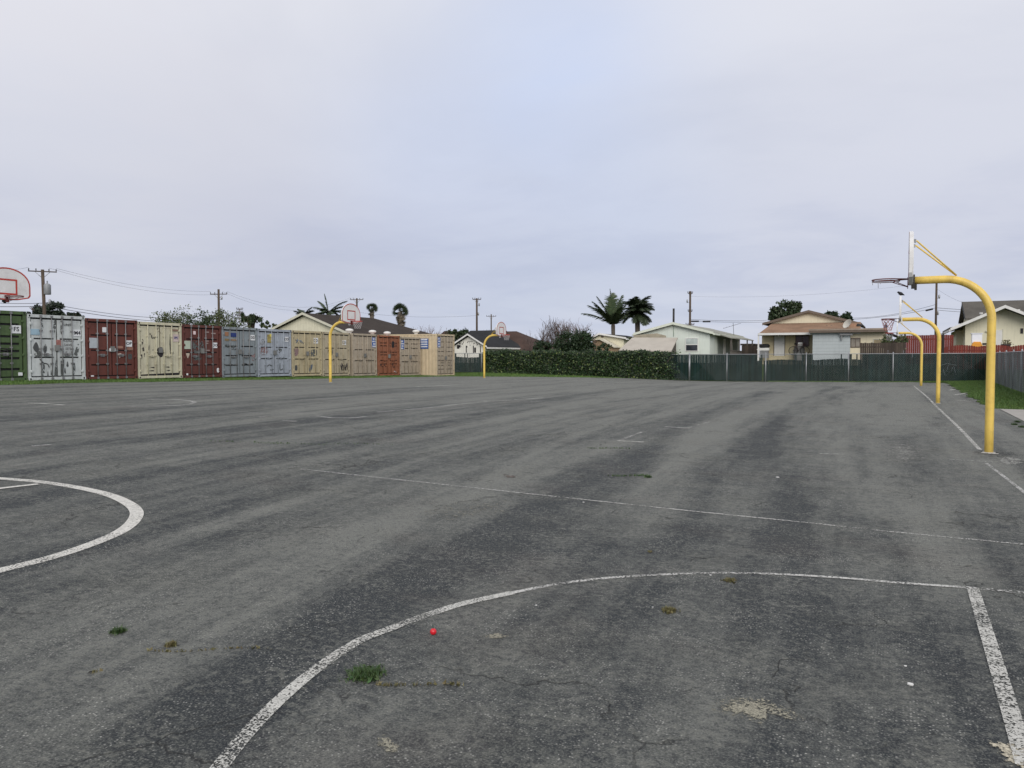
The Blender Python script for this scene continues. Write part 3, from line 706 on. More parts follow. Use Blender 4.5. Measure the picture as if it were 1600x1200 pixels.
        for t in(.08,.36,.64,.92):
            yy=ya+.11 if di==0 else yb-.11
            mb=MB().box(x1-.0,yy-.06,zb+H*t-.04,x1+.024,yy+.06,zb+H*t+.04).tube([(x1+.024,yy,zb+H*t-.06),(x1+.024,yy,zb+H*t+.06)],.016,8); obj('hinge',mb,hingem or dm,do)
    mb=MB().box(x1+.0,mid-.09,z+1.15,x1+.06,mid+.09,z+1.38); obj('lock_box',mb,M('lock_box',(.2,.2,.19),.6,.2) if 'lock_box' not in bpy.data.materials else bpy.data.materials['lock_box'],r)
    for (xx,yy) in roof_vents:
        vx=fx-xx; vy=U(yy,520,vx)[0]
        mb=MB().lathe((vx,vy,z+h-.03),[(.13,0),(.13,.13),(.22,.16),(.25,.22),(.22,.29),(.10,.33),(.0,.34)],16); obj('roof_vent',mb,m_white,r)
    r['_']=0; del r['_']
    r_info[r.name]=(ya,yb,z,h,x1,zb,H)
    return r
r_info={}
def sign(r,ty,tz,wy,hz,mat,text=None,size=.3,off=.004,name='sign',ink=None,lines=0,depth=.008):
    """ty,tz: centre as fractions of the front; metres for size"""
    ya,yb,z,h,x1,zb,H=r_info[r.name]; y=ya+(yb-ya)*ty; zz=z+h*tz
    mb=MB().box(x1-.02,y-wy/2,zz-hz/2,x1+depth,y+wy/2,zz+hz/2); s=obj(name,mb,mat,r)
    if text: textx('lettering',text,size,x1+depth+.003,y,zz,ink or m_ink,s,off)
    for i in range(lines):
        zc=zz+hz*.5-hz*(i+.6)/lines; ww=wy*(.72 if i%2 else .6)
        mb=MB(); k=6; 
        for q in range(k):
            if random.random()<.85: mb.box(x1+depth+.001,y-ww/2+ww*q/k+.006,zc-hz*.30/lines,x1+depth+.004,y-ww/2+ww*(q+.8)/k,zc+hz*.30/lines)
        obj('lettering',mb,ink or m_signw,s)
    return s
def smear(r,pts,mat,name='paint_smear',d=.004,rad=None):
    """flat worn patch on the doors: polygon in front fractions"""
    ya,yb,z,h,x1,zb,H=r_info[r.name]
    q=smooth([(a,b) for a,b in pts]+[pts[0]],dens=4)[:-1]
    mb=MB(); mb.prism([(x1-.012+d,ya+(yb-ya)*a,z+h*b) for a,b in q],(.003,0,0)); return obj(name,mb,mat,r)
def scrawl(r,strokes,mat,w=.02,name='graffiti'):
    ya,yb,z,h,x1,zb,H=r_info[r.name]; mb=MB()
    for s in strokes:
        q=smooth(s,dens=4) if len(s)>2 else np.array(s,float)
        mb.tube([(x1-.008,ya+(yb-ya)*a,z+h*b) for a,b in q],w,5)
    return obj(name,mb,mat,r)
ED=[(-44,),(44,489,595),(134.5,496,593),(216,501.5,592),(285.5,506,590.5),(347.5,510,589.5),(403.5,513,588.5),(457,516,588),(505,518,587.5),(551.5,520.5,587.5),(591.5,522.5,587),(625.5,525.5,587),(658,528,586.5)]
ys=[U(e[0],550,FX)[0] for e in ED[1:]]
tops=[U(e[0],e[1],FX)[1] for e in ED[1:]]; bots=[U(e[0],e[2],FX)[1] for e in ED[1:]]
print('tops',[round(t,2) for t in tops]);print('bots',[round(t,2) for t in bots])
def zt_(i): return (tops[i]+tops[i+1])/2
def zb_(i): return (bots[i]+bots[i+1])/2
def C(i,col,label,**k):
    y0=ys[i]; w=min(2.44,ys[i+1]-ys[i]-.03); z=zb_(i); h=zt_(i)-z
    return container(y0+.015,w,h,z,col,label,**k)
z0=bots[0]-.03;h0=tops[0]-z0+.02
cg=container(ys[0]-2.42,2.39,h0,z0+.03,'green','dark green container at the left edge with a white FS sign',grooves=(.12,.30,.42,.54,.66,.86),rodm=m_rodg)
sign(cg,.885-.035,.74,.34,.30,m_signw,'FS',.23); sign(cg,.9,.10,.15,.12,m_signw,name='sticker')
scrawl(cg,[[(.62,.47),(.70,.46),(.78,.47)],[(.70,.47),(.72,.40),(.73,.33)],[(.65,.44),(.75,.43)]],m_smear2 and m_graf,.018)
cw=C(0,'white','white container with dark grey scuffs and an M4 sign, next to the green one',grooves=(.33,.66),gw=.03,rodm=m_rodg)
sign(cw,.865,.735,.30,.26,m_signw,'M4',.21); sign(cw,.12,.735,.40,.22,M('faded_blue',(.33,.47,.56),.6),name='notice')
textx('stencil','UNIT',.14,r_info[cw.name][4]+.004,r_info[cw.name][0]+1.60,r_info[cw.name][2]+2.18,m_graf,cw,.0)
for k,(s_,zf) in enumerate((('PLEASE',.60),('SAVE',.535),('SET',.475),('US UP',.415))): textx('stencil',s_,.15,r_info[cw.name][4]+.004,r_info[cw.name][0]+1.60,r_info[cw.name][2]+2.59*zf,m_rodg,cw,.002)
m_patch=paintmat('grey_patch',(.085,.09,.09),.42,16)
for pts in ([(.09,.50),(.12,.56),(.15,.58),(.18,.53),(.19,.46),(.15,.43),(.11,.46)],[(.27,.52),(.30,.55),(.325,.51),(.32,.45),(.29,.41),(.265,.46)],[(.32,.06),(.335,.14),(.345,.06)],[(.38,.09),(.39,.16),(.40,.08)],[(.66,.22),(.68,.29),(.70,.22),(.68,.20)],[(.62,.12),(.635,.19),(.65,.10)]): smear(cw,pts,m_patch)
for pts in ([(.10,.40),(.2,.45),(.25,.40),(.16,.35)],[(.44,.05),(.47,.28),(.50,.30),(.50,.10),(.47,.04)],[(.56,.30),(.62,.31),(.60,.12),(.56,.05)],[(.77,.20),(.81,.27),(.82,.15),(.78,.07)],[(.80,.40),(.87,.56),(.90,.52),(.86,.38)],[(.24,.05),(.26,.25),(.285,.22),(.27,.05)],[(.44,.80),(.47,.96),(.49,.90),(.47,.72)],[(.57,.92),(.62,.90),(.60,.70),(.57,.74)],[(.22,.93),(.25,.95),(.27,.8),(.24,.74)]): smear(cw,pts,m_smear)
scrawl(cw,[[(.20,.33),(.26,.27),(.33,.25),(.36,.20)]],m_patch,.02)
sign(cw,.53,.575,.17,.24,M('rusty_plate',(.32,.14,.12),.7,0,.4,8,rust=.2),name='lock_plate')
c1=C(1,'brown','first reddish brown container, between the white and the cream one',grooves=(.20,.48,.77),gw=.03,rodm=m_rodg)
sign(c1,.36,.82,.17,.21,m_signw,name='notice'); sign(c1,.155,.60,.38,.42,M('pale_notice',(.42,.45,.48),.6),name='notice',depth=.014)
sign(c1,.835,.60,.30,.27,m_signw,'OP',.19,name='sign'); sign(c1,.12,.05,.12,.11,m_signw,name='sticker'); 
smear(c1,[(.61,.43),(.68,.43),(.645,.35)],M('placard',(.5,.38,.32),.6),'warning_triangle',.012); smear(c1,[(.60,.555),(.71,.555),(.71,.52),(.6,.52)],M('label_faded',(.28,.15,.11),.7),'label'); smear(c1,[(.80,.54),(.91,.54),(.91,.49),(.80,.49)],bpy.data.materials['label_faded'],'label')
sign(c1,.5,.49,.24,.13,m_signw,name='lock_cover',depth=.05);smear(c1,[(.82,.42),(.89,.42),(.89,.34),(.82,.34)],m_patch,'label')
c2=C(2,'cream','cream container with rust spots and a black hole round its lock',grooves=(),rodm=mc['cream'])
sign(c2,.87,.73,.30,.34,M('pinkish',(.55,.45,.42),.6),'IPE',.16,ink=M('navy_ink',(.02,.03,.14),.6)); sign(c2,.86,.87,.30,.09,M('label_brown',(.27,.17,.12),.7),name='label')
smear(c2,[(.42,.47),(.45,.54),(.52,.56),(.56,.54),(.57,.43),(.53,.38),(.47,.40)],m_graf,'rust_hole')
scrawl(c2,[[(.275,.80),(.285,.78)],[(.31,.77),(.32,.72),(.34,.72)],[(.36,.74),(.375,.71)],[(.39,.74),(.41,.76),(.405,.72)],[(.42,.73),(.44,.74)]],m_graf,.022)
for pts in ([(.08,.66),(.11,.70),(.13,.66),(.11,.60)],[(.10,.53),(.13,.56),(.15,.50),(.12,.48)],[(.07,.42),(.10,.43),(.10,.36),(.07,.37)],[(.14,.44),(.16,.45),(.15,.38)],[(.235,.52),(.26,.60),(.255,.50)],[(.72,.62),(.735,.8),(.745,.5),(.73,.44)],[(.79,.50),(.81,.47),(.79,.42)],[(.40,.25),(.42,.28),(.41,.22)],[(.02,.075),(.4,.085),(.98,.095),(.98,.075),(.5,.06),(.02,.062)],[(.93,.10),(.97,.20),(.98,.08)],[(.33,.51),(.345,.52),(.34,.49)],[(.23,.14),(.34,.15),(.34,.13)],[(.63,.14),(.72,.15),(.70,.13)],[(.26,.20),(.36,.205),(.35,.185)],[(.6,.205),(.7,.21),(.7,.19)]): smear(c2,pts,m_smear2 if pts[0][0]<.2 and pts[0][1]>.1 else m_graf,'rust_patch')
c3=C(3,'brown_dark','second reddish brown container, between the cream and the blue-grey one',grooves=(.20,.48,.77),gw=.03,rodm=m_rodg)
sign(c3,.31,.85,.13,.16,M('sticker_pink',(.75,.6,.6),.6),name='sticker'); sign(c3,.13,.62,.36,.38,M('pale_green_notice',(.42,.47,.38),.6),name='notice'); sign(c3,.83,.62,.28,.26,m_signw,'OO',.18)
smear(c3,[(.09,.46),(.18,.46),(.135,.37)],M('placard_b',(.5,.42,.34),.6),'warning_triangle',.012);sign(c3,.12,.07,.08,.09,m_signw,name='sticker');smear(c3,[(.88,.17),(.92,.18),(.95,.13),(.92,.09),(.88,.11)],m_signw,'sticker')
smear(c3,[(.26,.68),(.5,.70),(.54,.5),(.36,.46),(.27,.5)],m_smear,'paint_smear');smear(c3,[(.28,.4),(.42,.42),(.5,.36),(.30,.33)],m_smear,'paint_smear')
for a,b_,w_ in((.63,.87,.22),(.63,.70,.16),(.63,.655,.12),(.80,.85,.24),(.64,.52,.24)): sign(c3,a,b_,w_,.06,M('worn_print',(.30,.22,.2),.7) if 'worn_print' not in bpy.data.materials else bpy.data.materials['worn_print'],name='stencil')
c4=C(4,'blue','blue-grey container with a dark blue and orange poster and a DD sign',grooves=(.20,.42,.64),gw=.035,rodm=m_rodg)
sign(c4,.14,.86,.22,.20,M('orange_poster',(.30,.15,.08),.6),name='poster');sign(c4,.34,.845,.40,.20,M('navy_poster',(.02,.04,.16),.5),name='poster');sign(c4,.34,.745,.36,.09,M('orange_strip',(.30,.20,.12),.6),name='poster');sign(c4,.14,.745,.24,.11,M('brown_strip',(.22,.16,.08),.6),name='poster')
sign(c4,.875,.80,.30,.28,m_signw,'DD',.19); smear(c4,[(.08,.64),(.20,.66),(.22,.60),(.12,.58)],m_smear);smear(c4,[(.26,.60),(.38,.66),(.42,.56),(.28,.55)],m_smear);smear(c4,[(.82,.44),(.96,.47),(.97,.34),(.86,.32)],m_pinkg,'paint_smear');scrawl(c4,[[(.06,.26),(.14,.24),(.22,.26),(.34,.24),(.42,.26)],[(.56,.25),(.66,.27),(.76,.24),(.86,.27)]],m_patch,.025)
c5=C(5,'pale_blue','pale blue container with a yellow poster and scribbles, right of the blue-grey one',grooves=(.36,.64),gw=.03)
sign(c5,.36,.80,.34,.42,M('yellow_poster',(.30,.24,.08),.6,0,.5,6),name='poster');sign(c5,.38,.87,.12,.14,M('yellow_spot',(.7,.6,.12),.6),name='poster',depth=.012); sign(c5,.87,.795,.26,.26,m_signw,'DD:',.2)
scrawl(c5,[[(.08,.68),(.12,.77),(.18,.78),(.2,.7)],[(.1,.66),(.16,.75)],[(.14,.66),(.22,.77)]],m_rodg,.014);smear(c5,[(.08,.60),(.28,.62),(.3,.5),(.1,.45)],m_pinkg);smear(c5,[(.58,.6),(.72,.58),(.66,.5),(.56,.52)],m_smear);scrawl(c5,[[(.28,.22),(.34,.25),(.42,.22)],[(.36,.14),(.46,.15)],[(.66,.28),(.66,.14),(.74,.16)],[(.78,.30),(.78,.12)]],m_patch,.022)
c6=C(6,'tan_yellow','yellowish tan container with blue and grey scribbles, left of the hoop pole',grooves=(.36,.66),gw=.03)
sign(c6,.80,.79,.34,.32,m_signw,'DD:',.22);scrawl(c6,[[(.12,.80),(.2,.76),(.3,.78),(.38,.72)],[(.14,.73),(.22,.79),(.32,.73)],[(.18,.82),(.22,.71)]],m_grafb,.02);smear(c6,[(.08,.6),(.2,.62),(.22,.5),(.1,.44)],m_pinkg);smear(c6,[(.58,.56),(.8,.6),(.82,.46),(.62,.44)],m_smear);smear(c6,[(.10,.24),(.17,.24),(.17,.14),(.1,.14)],m_patch,'paint_smear');smear(c6,[(.56,.14),(.60,.22),(.68,.26),(.66,.16),(.58,.10)],M('blue_smear',(.10,.13,.17),.7),'paint_smear')
c7=C(7,'tan','tan container with black graffiti on its right door, behind the hoop pole',grooves=(.36,.66),gw=.03,roof_vents=((.8,546),))
sign(c7,.80,.77,.30,.28,m_signw,'DD:',.2);scrawl(c7,[[(.66,.26),(.70,.14),(.73,.28)],[(.75,.12),(.78,.28),(.80,.14)],[(.82,.26),(.85,.12),(.88,.28)],[(.66,.2),(.74,.24),(.82,.18),(.92,.25)],[(.70,.30),(.71,.12)],[(.9,.3),(.92,.14)]],m_graf,.022);smear(c7,[(.2,.62),(.35,.62),(.35,.48),(.2,.48)],m_smear)
c8=C(8,'beige','beige container with a blue sign at its top right corner, right of the hoop pole',grooves=(.34,.64),gw=.03,roof_vents=((.9,582),))
sign(c8,.885,.80,.50,.62,m_signb,lines=4)
c9=C(9,'orange','rusty orange container between two beige ones',grooves=(.26,.36,.52,.60,.78,.86),gw=.03,roof_vents=((1.0,605),))
smear(c9,[(.62,.80),(.68,.86),(.78,.82),(.76,.72),(.66,.70)],m_graf,'graffiti');scrawl(c9,[[(.10,.24),(.14,.28),(.2,.22),(.28,.27),(.36,.22)],[(.6,.24),(.66,.3),(.72,.2),(.8,.26)]],m_graf,.02);scrawl(c9,[[(.74,.09),(.78,.11),(.84,.07)]],m_signw,.02)
c10=C(10,'beige','narrow-looking beige container right of the orange one, with a blue sign at its left',grooves=(.34,.52,.74,.88),gw=.03)
sign(c10,.12,.80,.46,.62,m_signb,lines=4)
# the last one sticks out towards the court
fx2=-28.25; y2=U(683,550,fx2)[0]; zt2=U(683,521.5,fx2)[1]; zb2=U(683,588,fx2)[1]
print('last',y2,zb2,zt2)
c11=container(y2,2.40,zt2-zb2,zb2,'cream_tan','last container, taller and standing out from the row, with a sunlit sand-coloured side',fx=fx2,grooves=(.12,.22,.36,.48,.60,.72,.86),gw=.025,roof_vents=((1.9,650),),doorcol='beige')
sign(c11,.14,.80,.42,.70,m_signb,lines=4)
xa=fx2-1.05; mb=MB().box(xa-.33,y2-.012,zt2-1.02,xa+.33,y2+.012,zt2-.32); s=obj('sign',mb,m_signb,c11)
for k in range(4):
    mb=MB()
    for q in range(5): mb.box(xa-.27+q*.11,y2-.016,zt2-.44-k*.16,xa-.18+q*.11,y2-.013,zt2-.35-k*.16)
    obj('lettering',mb,m_signw,s)
# timber blocks are hidden in the grass; a weedy fringe grows at the container feet
# ================================================================ fences
m_slat=M('green_slats',(.011,.026,.023),.85,0,.3,.8,spec=.15,island=.32,dirt=.25,dirtcol=(.022,.045,.028))
m_slatg=M('grey_green_slats',(.27,.31,.305),.6,0,.2,.8,island=.25)
m_wire=M('fence_wire',(.16,.17,.17),.6,.5)
def linkfence(label,p0,p1,npost,slatmat,H=1.83,top=None,slats=True,short=None,posts_to_top=True,z0=None):
    x0,y0=p0;x1,y1=p1;L=math.hypot(x1-x0,y1-y0);dx,dy=(x1-x0)/L,(y1-y0)/L
    r=thing('chain_link_fence',label,'fence',(x0,y0,gz(x0,y0)))
    base=lambda t: gz(x0+dx*t,min(57.2,y0+dy*t)); tp=top or (lambda t: base(t)+H)
    for k in range(npost):
        t=L*k/(npost-1); x,y=x0+dx*t,y0+dy*t
        mb=MB().tube([(x,y,base(t)-.2),(x,y,tp(t)+.02)],.036,8); mb.lathe((x,y,tp(t)+.02),[(.036,0),(.04,.03),(.02,.07),(.001,.08)],8); obj('post',mb,m_steel,r)
    mb=MB().tube([(x0+dx*t,y0+dy*t,tp(t)-.02) for t in np.linspace(0,L,npost)],.021,8); obj('top_rail',mb,m_steel,r)
    mb=MB(); t=0; sp=.11; ny_,nx_=-dx*.03,dy*.03
    while t<L:
        for s in(1,-1):
            a,b_=t,t+s*(tp(t)-base(t)-.05)
            if 0<=b_<=L:
                A=(x0+dx*a+nx_,y0+dy*a+ny_,base(a)+.03);B=(x0+dx*b_+nx_,y0+dy*b_+ny_,tp(b_)-.03); mb.tube([A,B],.0032,3,cap=False,smooth=False)
        t+=sp
    obj('wire_mesh',mb,m_wire,r)
    if slats:
        mb=MB(); t=.04; w=.084; k=0
        while t<L-.05:
            hi=tp(t)-.045; 
            if short: 
                d=short(t)
                if d>0:
                    q=random.random()
                    hi-=d*(1+.12*math.sin(t*1.7))*random.uniform(.92,1.0)*(q<.93)
            if random.random()<.002: t+=.088; continue
            a=random.gauss(0,.003); j=random.uniform(-.008,.008)
            xa,ya=x0+dx*t,y0+dy*t; xb,yb=x0+dx*(t+w),y0+dy*(t+w); zb=base(t)+random.uniform(.01,.05)
            ta=a+.0
            mb.raw([(xa+dy*j,ya-dx*j,zb),(xb-dy*j,yb+dx*j,zb),(xb+dx*ta-dy*j,yb+dy*ta+dx*j,hi),(xa+dx*ta+dy*j,ya+dy*ta-dx*j,hi)],[(0,1,2,3)])
            t+=.088
        obj('privacy_slats',mb,slatmat,r)
    return r
FV=56.6
xl=V(700,550,FV)[0]; post=[V(q,550,FV)[0] for q in(1078,1141.5,1212.5,1289,1367,1448,1529)]
print('posts',[round(q,2) for q in post])
xr=5.2; ztl,ztr=V(1080,553.5,FV)[1],V(1529,551.5,FV)[1]; print('ztop',ztl,ztr)
def topz(x): return float(np.interp(x,[-34,post[0],xr],[V(720,551.5,FV)[1],ztl,ztr]))
sh=lambda t: (.42 if -8.6<(t+post[0])<-4.0 else .36 if -3.4<(t+post[0])<-.2 else 0.)
linkfence('x',(post[0],FV),(xr,FV),7,m_slat,top=lambda t: topz(post[0]+t),short=lambda t: (.40 if 1195<=PX(post[0]+t,FV)<=1262 else .34 if 1270<=PX(post[0]+t,FV)<=1342 else 0.)) if 0 else None
def PX(x,y):
    Y=y*C_-x*S_; return 800+1200*(x*C_+y*S_)/Y
npst=7
lf=linkfence('long chain-link fence with dark green slats across the far end of the court',(post[0],FV),(xr,FV),npst+1,m_slat,top=lambda t: topz(post[0]+t),short=lambda t: (.42 if 1180<=PX(post[0]+t,FV)<=1252 else .36 if 1268<=PX(post[0]+t,FV)<=1345 else 0.))
linkfence('short chain-link fence with dark green slats between the last container and the ivy hedge',(-37,FV),(post[0]-.05,FV),9,m_slat,top=lambda t: topz(-37+t),short=lambda t: .3 if PX(-37+t,FV)<748 and PX(-37+t,FV)>713 else 0)
mb=MB(); 
for st in ([(1466,570),(1468,583),(1471,586)],[(1474,577),(1476,586),(1480,586)],[(1482,570),(1479,580),(1486,583),(1488,574)],[(1490,572),(1494,586)],[(1466,572),(1480,568),(1496,571)]):
    q=[V(a,b_,FV-.04) for a,b_ in st]; mb.tube([(a,FV-.045,b_) for a,b_ in q],.012,4)
obj('graffiti',mb,paintmat('pale_graffiti',(.20,.25,.26),.5,12),lf)
linkfence('silvery chain-link fence with grey slats running along the lawn at the right edge',(xr,FV),(xr,28.0),11,m_slatg,top=lambda t: float(np.interp(t,[0,28],[ztr,1.95])))
# red and brown board fences behind
m_redf=planks('red_fence_boards',(.20,.037,.026),.14,.25); m_brf=planks('brown_fence_boards',(.075,.055,.042),.16,.35)
def boardfence(name,label,xa,xb,y,ztop,mat,scallop=False,w=.14,zbot=None,posts=()):
    zb=gz((xa+xb)/2,y) if zbot is None else zbot
    r=thing(name,label,'fence',((xa+xb)/2,y,zb)); mb=MB(); x=xa; k=0
    while x<xb:
        e=min(x+w-.008,xb); j=random.uniform(-.008,.008)
        if not scallop:
            t=ztop+random.uniform(-.02,.02); mb.box(x,y+j,zb,e,y+.022+j,t)
        else:
            ph=((x-xa)/1.9)%1; t=ztop+.13*math.sin(math.pi*ph)**.7-.06; c_=(x+e)/2
            mb.prism([(x,y+j,zb),(e,y+j,zb),(e,y+j,t-.03),(c_+.03,y+j,t),(c_-.03,y+j,t),(x,y+j,t-.03)],(0,.02,0))
        x+=w
    obj('boards',mb,mat,r)
    mb=MB(); 
    for zz in(zb+.3,ztop-.35): mb.box(xa,y+.03,zz,xb,y+.075,zz+.09)
    obj('rail',mb,mat,r)
    for px_ in posts:
        mb=MB().box(px_-.06,y-.07,zb,px_+.06,y+.05-.025,ztop+.12); obj('post',mb,m_dark,r)
    return r
y=64.5; a,b_=V(1413,523,y),V(1490,523,y); boardfence('wooden_fence','tall red board fence in front of the cream house, left of its gable',a[0],b_[0],y,V(1450,523.5,y)[1],m_redf,posts=(V(1414,520,y)[0],V(1474,520,y)[0]))
y=60.5; a,b_=V(1476,541,y),(V(1700,541,y)); boardfence('wooden_fence','lower red fence with a scalloped top below the cream house',a[0],b_[0],y,V(1540,540.5,y)[1],m_redf,scallop=True)
y=61; a,b_=V(1344,535,y),V(1414,535,y); boardfence('wooden_fence','weathered dark brown board fence between the tan house and the red fence',a[0],b_[0],y,V(1375,535.5,y)[1],m_brf)
y=68; a,b_=V(1159,538,y),V(1186,538,y); boardfence('wooden_fence','old brown board fence in the gap between the green and the tan house',a[0],b_[0],y,V(1175,540,y)[1],m_brf)
# ================================================================ ivy hedge
m_ivy=leafmat('ivy_leaves',(.022,.043,.014),.85); m_ivyl=leafmat('ivy_leaves_pale',(.14,.18,.06),.4)
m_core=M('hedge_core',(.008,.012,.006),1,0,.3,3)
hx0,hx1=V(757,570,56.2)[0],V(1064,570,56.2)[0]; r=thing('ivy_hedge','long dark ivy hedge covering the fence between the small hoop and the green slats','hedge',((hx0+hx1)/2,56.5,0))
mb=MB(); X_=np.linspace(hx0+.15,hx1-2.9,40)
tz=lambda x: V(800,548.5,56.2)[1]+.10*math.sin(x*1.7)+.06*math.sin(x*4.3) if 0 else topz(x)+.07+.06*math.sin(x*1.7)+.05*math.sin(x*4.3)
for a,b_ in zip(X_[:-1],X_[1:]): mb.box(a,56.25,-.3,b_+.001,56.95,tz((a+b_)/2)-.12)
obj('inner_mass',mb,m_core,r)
n=60000; X=rng.uniform(hx0,hx1,n); T=np.array([topz(q) for q in np.linspace(hx0,hx1,50)]); TT=np.interp(X,np.linspace(hx0,hx1,50),T)+.07+.06*np.sin(X*1.7)+.05*np.sin(X*4.3)
zz=rng.uniform(-.15,1,n); Zb=g(X,np.full(n,56.))
bulge=.10*np.sin(X*2.1+1)+.08*np.sin(X*5.3)+.08*np.sin(zz*7+X)
Z=Zb+(TT-Zb)*np.clip(zz,0,1)+rng.normal(size=n)*.05; Yf=56.12-bulge*.8+rng.normal(size=n)*.09
onT=rng.random(n)<.16; Z=np.where(onT,TT+rng.normal(size=n)*.08,Z); Yf=np.where(onT,rng.uniform(56.1,57.1,n),Yf)
fade=np.clip((hx1-X)/3.2,0,1); edgeL=np.clip((X-hx0)/.8,0,1)
keep=rng.random(n)<np.clip(fade**1.2*1.3*(1-.75*(zz>.6)*(1-fade)),0,1); keep&=(Z>Zb-.02)
P=np.column_stack([X,Yf,Z])[keep]; k=rng.random(len(P))<.035
nn=np.tile([0,-.9,.5],(len(P),1))
mb=MB(); cards(mb,P[~k],.105,asp=1.15,nrm=nn[~k]); obj('leaves',mb,m_ivy,r)
mb=MB(); cards(mb,P[k]+np.array([0,-.05,.0]),.11,asp=1.15,nrm=nn[k]); obj('young_leaves',mb,m_ivyl,r)
mb=MB(); x=V(1046,590,56.45)[0]
for k in range(5): mb.tube([(x-2.6+k*.2,56.5,.1),(x-1.4+k*.25,56.48,.6+.1*k),(x-.4+k*.15,56.46,1.1+.15*k),(x+.1,56.47,1.6+.05*k)],.012,4)
obj('vine_stems',mb,m_twig,r)
# ================================================================ houses
def house(label,x0,x1,y0,y1,zb,ze,zp,wallm,roofm,trimm,xp=None,over=.35,back=None,eth=.14,name='house',hip=0,facia=.16,ext=.0):
    """gable front facing -y between x0..x1 (wall), ridge along y"""
    xp=(x0+x1)/2 if xp is None else xp
    r=thing(name,label,'house',((x0+x1)/2,y0,zb))
    zl=zb
    mb=MB(); mb.prism([(x0,y0,zl),(x1,y0,zl),(x1,y0,ze),(xp,y0,zp-.02),(x0,y0,ze)],(0,y1-y0-(hip+over if hip else 0),0))
    if hip: mb.box(x0,y1-hip-over+.002,zl,x1,y1,ze-.15)
    obj('wall',mb,wallm,r)
    sl=(zp-ze)/(xp-x0); sr=(zp-ze)/(x1-xp)
    ex0,ez0=x0-over,ze-sl*over; ex1,ez1=x1+over,ze-sr*over
    ya,yb=y0-over,y1+over-hip
    t=eth
    mb=MB()
    mb.prism([(ex0,ya,ez0+.02),(xp,ya,zp+.02),(xp,ya,zp+.02+t),(ex0,ya,ez0+.02+t)],(0,yb-ya,0))
    mb.prism([(xp,ya+.001,zp+.021),(ex1,ya+.001,ez1+.02),(ex1,ya+.001,ez1+.02+t),(xp,ya+.001,zp+.02+t)],(0,yb-ya,0))
    if hip:
        yh=yb+hip; mb.quad((ex0,yb,ez0+t),(xp,yb,zp+t+.02),(ex0,yh,ez0+t)); mb.quad((xp,yb,zp+t+.02),(ex1,yh,ez1+t),(ex0,yh,ez0+t)); mb.quad((ex1,yb,ez1+t),(ex1,yh,ez1+t),(xp,yb,zp+t+.02))
    ro=obj('roof',mb,roofm,r)
    mb=MB(); f=facia
    mb.prism([(ex0-.01,ya-.03,ez0-f+.06+t),(xp,ya-.03,zp-f+.06+t),(xp,ya-.03,zp+.06+t),(ex0-.01,ya-.03,ez0+.06+t)],(0,.028,0))
    mb.prism([(xp,ya-.03,zp-f+.06+t),(ex1+.01,ya-.03,ez1-f+.06+t),(ex1+.01,ya-.03,ez1+.06+t),(xp,ya-.03,zp+.06+t)],(0,.028,0))
    mb.box(ex1,ya,ez1-.05,ex1+.09,yb,ez1+.10); mb.box(ex0-.09,ya,ez0-.05,ex0,yb,ez0+.10)
    obj('fascia',mb,trimm,r)
    return r
def window(r,x0,x1,z0,z1,y,framem,mull=1,glass=None,name='window',horiz=0,blind=None):
    mb=MB(); w=.06
    mb.box(x0,y-.05,z0,x1,y-.001,z0+w);mb.box(x0,y-.05,z1-w,x1,y-.001,z1);mb.box(x0,y-.05,z0+w,x0+w,y-.001,z1-w);mb.box(x1-w,y-.05,z0+w,x1,y-.001,z1-w)
    for k in range(mull): xm=x0+(x1-x0)*(k+1)/(mull+1); mb.box(xm-.025,y-.045,z0+w,xm+.025,y-.001,z1-w)
    if horiz: zm=(z0+z1)/2; mb.box(x0+w,y-.047,zm-.03,x1-w,y-.001,zm+.03)
    o=obj(name,mb,framem,r); mb=MB().box(x0+w*.5,y-.02,z0+w*.5,x1-w*.5,y-.003,z1-w*.5); obj('pane',mb,glass or m_glass,o)
    if blind: mb=MB().box(x0+w,y-.03,(z0+z1)/2+.03,x1-w,y-.022,z1-w); obj('blind',mb,blind,o)
    return o
sh_brown=shingle('shingle_brown',(.058,.047,.040)); sh_dark=shingle('shingle_dark',(.035,.036,.038)); sh_red=shingle('shingle_redbrown',(.085,.055,.045)); sh_tan=shingle('shingle_tan',(.30,.19,.125)); sh_grey=shingle('shingle_grey',(.13,.12,.105)); sh_pale=shingle('shingle_pale',(.36,.36,.31))
w_cream=siding('wall_cream',(.70,.66,.51),.3,.12,0,.3); w_white=siding('wall_white',(.76,.74,.67),.22,.15,0,.4); w_green=siding('wall_green',(.68,.73,.66),.9,.04,0,.12)
w_tan=siding('wall_tan',(.62,.53,.34),.9,.06,0,.1); w_cream2=siding('wall_pale_yellow',(.76,.68,.50),.5,.05,0,.08); w_grey=siding('siding_grey',(.46,.50,.51),.26,.06,2,.55); w_cream3=siding('wall_stucco',(.74,.70,.53),.6,.04,0,.05)
m_trimc=M('trim_cream',(.58,.56,.46),.7,0,.1,3); m_green_t=M('trim_pale_green',(.64,.67,.57),.7,0,.08,3); m_brown_t=M('trim_brown',(.15,.115,.09),.7,0,.1,3)
# house A behind the containers
y=50.; a=V(436,514,y);pk=V(477,492,y);c_=V(553,524,y)
ha=house('cream gabled house with a long dark brown roof behind the blue and tan containers',2*pk[0]-c_[0]+.35,c_[0]-.35,y,64.5,gz(a[0],y),c_[1]+.05,pk[1],w_cream,sh_brown,m_trimc,xp=pk[0],hip=5.5,over=.35,facia=.2)
mb=MB(); qx,qz=V(455,512,y-.4); mb.tube([(qx,y-.3,qz-.3),(qx+.1,y-.3,qz+.3),(qx,y-.3,qz+.6)],.01,4)
